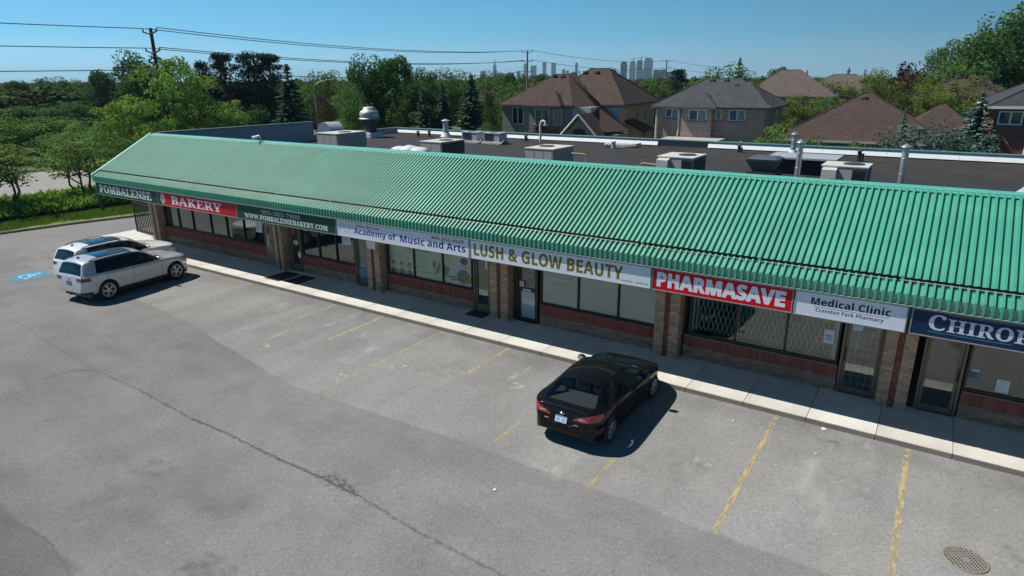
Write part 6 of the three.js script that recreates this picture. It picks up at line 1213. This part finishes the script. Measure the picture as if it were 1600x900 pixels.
{ // brown-roofed house
  const t = thing('house', 'large taupe house with sweeping brown shingle roofs and a front gable', 'house', [-36.88, 0, -38.86], rad(6));
  part(t, 'wall', [bx(0, 7.35, 0, 5.65, -8, 0), bx(3.3, 5.55, 0, 5.65, -0.01, 0.8)], HM.taupe);
  part(t, 'bay_side', polys([[[5.55, 0, 0.8], [6.55, 0, 0.003], [6.55, 5.65, 0.003], [5.55, 5.65, 0.8]]]), HM.taupe);
  { const A = [-0.3, 5.84, 0.4], B = [7.5, 5.84, 0.25], P = [3.9, 8.62, -4.0], Q = [5.3, 8.62, -3.9], Cc = [7.5, 5.84, -8.6], D = [-0.3, 5.84, -8.6], lo = (p) => [p[0], p[1] - 0.16, p[2]];
    const rf = part(t, 'roof', polys([[A, B, Q, P], [D, A, P], [Cc, D, P, Q]]), HM.brownRoof);
    part(rf, 'fascia', polys([[lo(A), lo(B), B, A], [lo(D), lo(A), A, D], [lo(D), lo(Cc), lo(B), lo(A)]]), HM.darkTrim);
    part(rf, 'hip_cap', [rod(A, P, 0.05, 0.05, 5, false), rod(B, Q, 0.05, 0.05, 5, false), rod(P, Q, 0.05, 0.05, 5, false)], HM.brownRoof); }
  const bay = hip(3.3, 6.3, -1.9, 0.8, 5.83, 7.15, 1.4, 1.3, 0.35, -0.6), br = part(t, 'roof', bay.roof, HM.brownRoof); part(br, 'fascia', bay.fascia, HM.darkTrim);
  houseWindow(t, 1.15, 2.25, 4.05, 5.5, 0.0, HM.whiteTrim); houseWindow(t, 4.0, 5.3, 4.05, 5.45, 0.8, HM.whiteTrim);
  { const w = new THREE.Group(); w.name = 'window'; w.position.set(6.05, 0, 0.42); w.rotation.y = 0.67; t.add(w); part(w, 'frame', [bx(-0.42, 0.42, 5.4, 5.47, -0.02, 0.07), bx(-0.42, 0.42, 4.0, 4.07, -0.02, 0.07), bx(-0.42, -0.35, 4.07, 5.4, -0.02, 0.07), bx(0.35, 0.42, 4.07, 5.4, -0.02, 0.07)], HM.whiteTrim); part(w, 'pane', bx(-0.35, 0.35, 4.07, 5.4, 0.0, 0.03), HM.sheer); }
  part(t, 'lower_window', bx(0.5, 1.5, 2.9, 3.2, 0.0, 0.03), HM.pane);
  // blue-grey stucco behind the sweep of the roof, right wing set back with a higher hip
  part(t, 'stucco_wall', [bx(7.36, 9.2, 0, 5.66, -2.9, -0.05), bx(7.4, 11.05, 0, 5.6, -3.05, -2.98)], HM.stucco);
  part(t, 'wall', bx(7.4, 11.06, 0, 5.6, -14.9, -3.06), HM.beige);
  addHip(t, HM.brownRoof, HM.darkTrim, 3.2, 11.2, -15, -3, 5.85, 9.15, 3.4, 3.4, 0.4, -7.6);
  { // the sweep: one plane from the ridge end down past the gable
    const p0 = V(5.3, 8.62, -3.9), n = V(0.5, 0.803, 0.275).normalize(), y = (x, z) => p0.y - (n.x * (x - p0.x) + n.z * (z - p0.z)) / n.y;
    const q = [[5.3, -3.9], [7.48, 0.18], [8.52, 0.4], [10.32, 1.72], [11.1, 0.5], [12.5, -1.84], [8.83, -1.95], [5.64, -5.0]].map(([x, z]) => V(x, y(x, z) + 0.05, z));
    const lo = q.map((v) => v.clone().setY(v.y - 0.06));
    const g = [q, ...q.map((v, i) => { const j = (i + 1) % q.length; return [lo[i], lo[j], q[j], v]; })];
    part(t, 'roof', polys(g), HM.brownRoof);
    part(t, 'wall', [bx(8.6, 11.9, 0, 3.3, -2.9, 0.2)], HM.taupe);
  }
  // entrance gable with arched window
  part(t, 'gable_wall', [polys([[[7.75, 3.4, 2.9], [10.7, 3.4, 2.9], [9.25, 5.0, 2.9]]]), bx(7.75, 10.7, 0, 3.4, 1.0, 2.9)], HM.taupe);
  part(t, 'gable_roof', polys([[[9.25, 5.2, 3.2], [9.25, 5.2, -0.5], [7.4, 3.2, -0.5], [7.4, 3.2, 3.2]], [[9.25, 5.2, 3.2], [11.1, 3.2, 3.2], [11.1, 3.2, -0.5], [9.25, 5.2, -0.5]], [[7.4, 3.05, 3.2], [9.25, 5.05, 3.2], [9.25, 5.2, 3.2], [7.4, 3.2, 3.2]], [[9.25, 5.05, 3.2], [11.1, 3.05, 3.2], [11.1, 3.2, 3.2], [9.25, 5.2, 3.2]]]), HM.brownRoof);
  part(t, 'barge_board', [rod([7.35, 3.12, 3.22], [9.25, 5.16, 3.22], 0.10, 0.10, 4), rod([11.15, 3.12, 3.22], [9.25, 5.16, 3.22], 0.10, 0.10, 4)], HM.trim);
  part(t, 'arch_window', new THREE.CircleGeometry(0.7, 20, 0, Math.PI).translate(9.25, 3.25, 2.94), HM.pane);
  houseWindow(t, 4.6, 5.7, 4.0, 5.2, 11.07, HM.trim, 1, [HM.sheer], 'x', false); houseWindow(t, 8.0, 8.8, 4.0, 5.2, 11.07, HM.trim, 1, [HM.pane], 'x', false); houseWindow(t, 10.6, 11.8, 4.0, 5.2, 11.07, HM.trim, 2, [HM.pane], 'x', false);
  part(t, 'porch_roof', polys([[[11.07, 4.35, -4.4], [11.07, 4.35, -7.5], [13.4, 3.3, -7.9], [13.4, 3.3, -4.0]], [[13.4, 3.3, -4.0], [13.4, 3.1, -4.0], [11.07, 4.1, -4.4], [11.07, 4.35, -4.4]]]), HM.brownRoof);
  part(t, 'porch_post', [bx(13.0, 13.2, 0, 3.3, -4.5, -4.3), bx(13.0, 13.2, 0, 3.3, -7.6, -7.4)], std([0.25, 0.12, 0.06], 0.8));
  roofVent(t, 4.0, 8.5, -3.5); roofVent(t, 4.9, 8.4, -3.5); roofVent(t, 5.9, 8.8, -6.9); roofVent(t, 7.2, 8.8, -6.9);
  part(t, 'downspout', rod([3.2, 0, 0.08], [3.2, 5.6, 0.08], 0.05), HM.whiteTrim);
}
{ // grey-roofed house
  const t = thing('house', 'pinkish brick house with a dark grey hip roof and white windows', 'house', [-21.48, 0, -40.14], rad(3));
  part(t, 'wall', [bx(0, 8.95, 0, 5.72, -9, 0), bx(2.42, 4.93, 0, 5.72, -0.01, 0.8)], HM.pink);
  addHip(t, HM.greyRoof, HM.darkTrim, 0, 8.95, -9, 0, 5.86, 8.1, 3.5, 3.5, 0.5, -4.4);
  const bay = hip(2.42, 4.93, -3.4, 0.8, 5.855, 7.1, 1.65, 1.6, 0.45, -0.8), br = part(t, 'roof', bay.roof, HM.greyRoof); part(br, 'fascia', bay.fascia, HM.darkTrim);
  const bay2 = hip(4.2, 8.93, -6, 0.06, 5.85, 7.85, 1.9, 2.4, 0.49, -2.9), b2 = part(t, 'roof', bay2.roof, HM.greyRoof);
  const wp = [HM.bluePane, HM.sheer];
  houseWindow(t, 0.85, 1.82, 5.0, 5.62, 0, HM.whiteTrim, 2, wp); houseWindow(t, 3.1, 4.45, 4.85, 5.6, 0.8, HM.whiteTrim, 2, wp); houseWindow(t, 5.1, 5.5, 4.85, 5.6, 0, HM.whiteTrim, 1, [HM.sheer]); houseWindow(t, 6.22, 7.4, 4.85, 5.6, 0, HM.whiteTrim, 2, wp); houseWindow(t, 6.45, 7.3, 2.35, 3.1, 0, HM.whiteTrim, 2, [HM.pane]);
  houseWindow(t, 5.5, 6.4, 4.5, 5.4, 8.96, HM.whiteTrim, 1, [HM.sheer], 'x', false);
  part(t, 'downspout', [rod([1.98, 0, 0.1], [1.98, 4.6, 0.1], 0.07), rod([1.98, 4.6, 0.1], [2.02, 5.6, 0.2], 0.09), rod([0.02, 0, 0.1], [0.02, 5.6, 0.1], 0.07)], HM.whiteTrim);
  part(t, 'awning', rbx(1.4, 6.2, 3.32, 3.4, 0.85, 3.9, 0.02), std([0.42, 0.42, 0.42], 0.6)); part(t, 'awning_post', [rod([1.6, 0, 3.7], [1.6, 3.3, 3.7], 0.05), rod([6.0, 0, 3.7], [6.0, 3.3, 3.7], 0.05)], HM.whiteTrim);
  for (const [x, y, z] of [[3.6, 7.95, -4.0], [4.8, 7.95, -4.0], [3.9, 6.6, -0.3], [6.0, 7.55, -2.5]]) roofVent(t, x, y, z);
  part(t, 'plumbing_vent', [rod([7.9, 6.2, -0.9], [7.9, 6.8, -0.9], 0.05), rod([8.9, 6.2, -3.5], [8.9, 6.7, -3.5], 0.05)], HM.darkTrim);
}
{ // low brown hip roof
  const t = thing('house', 'low house with a broad brown hip roof before the feathery trees', 'house', [-8.4, 0, -33.41], rad(4));
  part(t, 'wall', [bx(-1.2, 8.2, 0, 4.0, -10, -0.2)], HM.pink);
  addHip(t, HM.hipRoof, HM.trim, -1.3, 8.3, -10.2, -0.1, 4.12, 7.1, 5.2, 5.1, 0.5, -5.1);
  const s = hip(6.0, 10.6, -9, -2.5, 4.2, 6.3, 2.6, 2.6, 0.5, -5.6), r2 = part(t, 'roof', s.roof, HM.hipRoof);
  roofVent(t, 3.4, 6.75, -4.4);
  part(t, 'chimney', [bx(10.6, 11.4, 3, 6.3, -5, -4.2)], HM.pink);
}
{ // brick house at the right edge
  const t = thing('house', 'red brick house with a dark slate roof at the right edge', 'house', [1.97, 0, -34.08], rad(2));
  part(t, 'wall', bx(0.35, 11, 0, 6.25, -9, 0), HM.redBrick);
  addHip(t, HM.darkRoof, HM.whiteTrim, 0.35, 11, -9, 0, 6.45, 9.4, 5.6, 5.4, 0.5, -4.5);
  houseWindow(t, 0.55, 1.62, 5.42, 6.08, 0, HM.whiteTrim, 2, [HM.pane]); houseWindow(t, 3.4, 4.8, 4.9, 6.0, 0, HM.whiteTrim, 2, [HM.pane]);
  part(t, 'downspout', rod([1.95, 0, 0.1], [2.2, 6.2, 0.12], 0.06), HM.whiteTrim);
  part(t, 'door', bx(0.5, 1.2, 0, 3.0, 0.0, 0.05), HM.whiteTrim);
}
for (const [x, z, w, d, ye, yr, turn, roof, l] of [
  [-18.4, -79, 11, 11, 5.7, 9.2, 0.2, HM.paleRoof, 'pale brown hip-roofed house right of the grey roof, farther away'], [-13.2, -88, 13, 11, 5.6, 8.6, 0.1, HM.paleRoof, 'greyish hip-roofed house in the distance left of the feathery trees'],
  [1.2, -62, 8, 8, 5.8, 8.3, 0.1, HM.brownRoof, 'brown roof peeping out behind the brick house'], [-63.5, -74, 9, 8, 4.2, 6.6, 0.7, HM.brownRoof, 'small brown-roofed house beyond the spruces and the street lamp']]) {
  const t = thing('house', l, 'house', [x, 0, z], turn);
  part(t, 'wall', bx(-w / 2, w / 2, 0, ye, -d, 0), HM.beige);
  addHip(t, roof, HM.darkTrim, -w / 2, w / 2, -d, 0, ye + 0.1, yr, w * 0.42, w * 0.42, 0.4);
  houseWindow(t, -w * 0.3, -w * 0.12, ye - 1.8, ye - 0.6, 0, HM.trim, 2, [HM.pane]); houseWindow(t, w * 0.12, w * 0.3, ye - 1.8, ye - 0.6, 0, HM.trim, 2, [HM.pane]);
}
// ---------------------------------------------------------------- poles, wires, lamps
const poleWood = std([0.06, 0.045, 0.035], 0.9), poleGrey = std([0.22, 0.19, 0.16], 0.9);
function utilityPole(label, x, z, h, m, arms) {
  const t = thing('utility_pole', label, 'utility pole', [x, -0.06, z], 0);
  part(t, 'shaft', rod([0, 0, 0], [0, h, 0], 0.21, 0.14, 10), m);
  for (const y of arms) {
    part(t, 'crossarm', [rod([-1.15, y + 0.12, 0.1], [0, y - 0.12, 0.1], 0.06, 0.07, 6), rod([1.15, y + 0.12, 0.1], [0, y - 0.12, 0.1], 0.06, 0.07, 6)], m);
    part(t, 'insulator', [-1.1, 1.1].map((k) => lathe([[0, 0], [0.07, 0.02], [0.05, 0.1], [0.09, 0.13], [0.04, 0.24], [0, 0.25]], 10).translate(k, y + 0.14, 0.1)), std([0.3, 0.28, 0.26], 0.4));
  }
  return t;
}
const P0 = [-60.9, 50, 12.7], P1 = [-60.95, -18.55, 12.75], P2 = [-63.86, -86.9, 13.1], P3 = [-62.86, -152.8, 12.8];
utilityPole('dark wooden utility pole rising above the trees at the left', P1[0], P1[1], P1[2], poleWood, [12.35, 10.75]);
utilityPole('brown utility pole behind the brown-roofed house', P2[0], P2[1], P2[2], poleGrey, [12.75, 11.2, 9.5]);
utilityPole('thin distant utility pole beside the apartment towers', P3[0], P3[1], P3[2], poleGrey, [12.45, 10.6]);
function wire(label, a, b, sag) { const pts = []; for (let i = 0; i <= 12; i++) { const t = i / 12; pts.push([a[0] + (b[0] - a[0]) * t, a[1] + (b[1] - a[1]) * t - sag * 4 * t * (1 - t), a[2] + (b[2] - a[2]) * t]); } tag(part(scene, 'power_line', tube(pts, 0.035, 30, 4), std([0.05, 0.05, 0.055], 0.7)), label, 'power line'); }
const pt = (P, dx, y) => [P[0] + dx, y, P[1]];
const lv = ['top', 'second', 'lowest'], ys = [[12.7, 13.0, 12.7], [11.05, 11.4, 10.9], [9.2, 9.6, 9.4]];
for (let k = 0; k < 3; k++) {
  wire(`${['highest', 'middle', 'lowest'][k]} power line left of the dark wooden pole`, pt(P0, -1, ys[k][0] + 0.3), pt(P1, -1.05, ys[k][0]), 0.5);
  wire(`${['highest', 'middle', 'lowest'][k]} power line between the dark pole and the brown pole`, pt(P1, 1.05, ys[k][0]), pt(P2, 1.05, ys[k][1]), 0.95);
  if (k < 2) { wire(`${['upper', 'lower'][k]} one of the doubled lines from the dark pole to the brown pole`, pt(P1, -0.9, ys[k][0]), pt(P2, -0.9, ys[k][1]), 1.0); wire(`${['highest', 'middle'][k]} power line between the brown pole and the distant pole`, pt(P2, 1.05, ys[k][1]), pt(P3, 1.05, ys[k][2]), 1.0); wire(`${['upper', 'lower'][k]} power line right of the distant pole`, pt(P3, 0.9, ys[k][2]), [-61, ys[k][2] - 0.2, -222], 1.0); }
}
for (const [x, z, h, l] of [[-57.7, -33.6, 8.2, 'grey street lamp by the half-dead tree behind the large spruce'], [-57.9, -65.6, 9.0, 'grey street lamp left of the brown-roofed house'], [-58.2, -131, 9.7, 'distant street lamp arching over the trees below the apartment towers']]) {
  const t = thing('street_lamp', l, 'street lamp', [x, 0, z]);
  const g = std([0.36, 0.36, 0.34], 0.5, { metalness: 0.3 });
  part(t, 'pole', rod([0, 0, 0], [0, h - 0.9, 0], 0.10, 0.06, 8), g);
  part(t, 'arm', tube([[0, h - 0.95, 0], [0.05, h - 0.5, -0.1], [0.6, h - 0.1, -0.6], [1.5, h + 0.1, -1.4]], 0.045, 18, 6), g);
  part(t, 'lamp_head', rbx(-0.12, 0.12, -0.06, 0.07, -0.35, 0.35, 0.05, 2).rotateY(0.8).translate(1.7, h + 0.1, -1.6), g);
}
// ---------------------------------------------------------------- far towers
{
  const glassy = std([0.16, 0.22, 0.30], 0.35), pale = std([0.55, 0.53, 0.52], 0.7), dark = std([0.06, 0.05, 0.075], 0.6), slab = std([0.5, 0.48, 0.47], 0.8);
  function tower(label, x, z, h, w, d, m, group, floors, crown) {
    const t = thing('tower_block', label, 'tower', [x, 0, z], 0.45, group);
    part(t, 'shaft', bx(-w / 2, w / 2, 0, h, -d / 2, d / 2), m);
    const f = []; for (let y = 6; y < h - 2; y += floors) f.push(bx(-w / 2 - 0.5, w / 2 + 0.5, y, y + 0.7, -d / 2 - 0.5, d / 2 + 0.5)); part(t, 'floor_band', f, slab);
    if (crown) part(t, 'crown', bx(-w * 0.36, w * 0.36, h, h + crown, -d * 0.36, d * 0.36), m === pale ? dark : m);
    return t;
  }
  const far = [[-1455, -2017, 40, 15, 'low far tower at the left end of the skyline'], [-1419, -2043, 58, 11, 'slim far tower tapering to a spire'], [-1347, -2090, 40, 12, 'low far tower just left of the brown utility pole'], [-1325, -2104, 62, 12, 'slim far tower hidden partly by the brown utility pole'], [-1300, -2120, 58, 20, 'broad far tower right of the brown utility pole'], [-1266, -2140, 66, 13, 'tall far tower, first of the two twins'], [-1237, -2156, 66, 16, 'tall far tower, second of the two twins'], [-1205, -2175, 42, 12, 'low far tower left of the brown roof peak'], [-1192, -2180, 40, 10, 'lowest far tower behind the brown roof'], [-1164, -2196, 64, 10, 'slim far tower above the brown roof ridge']];
  far.forEach(([x, z, h, w, l], i) => { const t = tower(l, x, z, h, w, w, glassy, null, 9, i % 2 ? 3 : 0); if (i === 1) part(t, 'spire', new THREE.ConeGeometry(4, 26, 6).translate(0, h + 13, 0), glassy); });
  const near = [[-607, -1356, 41, 14, 12, dark, 'dark apartment tower with pale edge, leftmost of the nearer group'], [-590, -1363, 41, 13, 12, pale, 'pale apartment tower second in the nearer group'], [-576, -1368, 44, 12, 12, glassy, 'glassy apartment tower with cranes behind it'], [-559, -1374, 48, 18, 14, pale, 'tallest pale apartment tower with a dark side'], [-562, -1345, 27, 22, 14, pale, 'lower pale apartment block before the tallest tower'], [-535, -1382, 27, 26, 14, dark, 'low dark apartment block right of the tallest tower'], [-508, -1392, 23, 34, 14, dark, 'long low dark apartment block beside the distant utility pole']];
  near.forEach(([x, z, h, w, d, m, l], i) => tower(l, x, z, h, w, d, m, null, 3.2, i < 4 ? 3 : 0));
  for (const [x, z, h, l] of [[-596, -1380, 50, 'thin tower crane left of the tallest apartment tower'], [-580, -1385, 52, 'thin tower crane beside the glassy apartment tower']]) { const t = thing('tower_crane', l, 'crane', [x, 0, z]); part(t, 'mast', bx(-0.7, 0.7, 0, h, -0.7, 0.7), dark); part(t, 'jib', rod([-8, h, 0], [16, h + 2, 0], 0.6, 0.4, 4), dark); }
  { const t = thing('tower_crane', 'slanting red and white crane boom above the dark purple tree', 'crane', [-10.2, 0, -284]); part(t, 'boom', rod([0, 9, 0], [1.7, 13.6, 0], 0.35, 0.2, 4), std([0.5, 0.2, 0.2], 0.6)); part(t, 'mast', rod([0, 0, 0], [0, 9.2, 0], 0.4, 0.4, 4), dark); }
  tower('single far tower at the right horizon', -254, -2471, 34, 7, 7, glassy, null, 9, 0);
}
renderer.render(scene, camera);
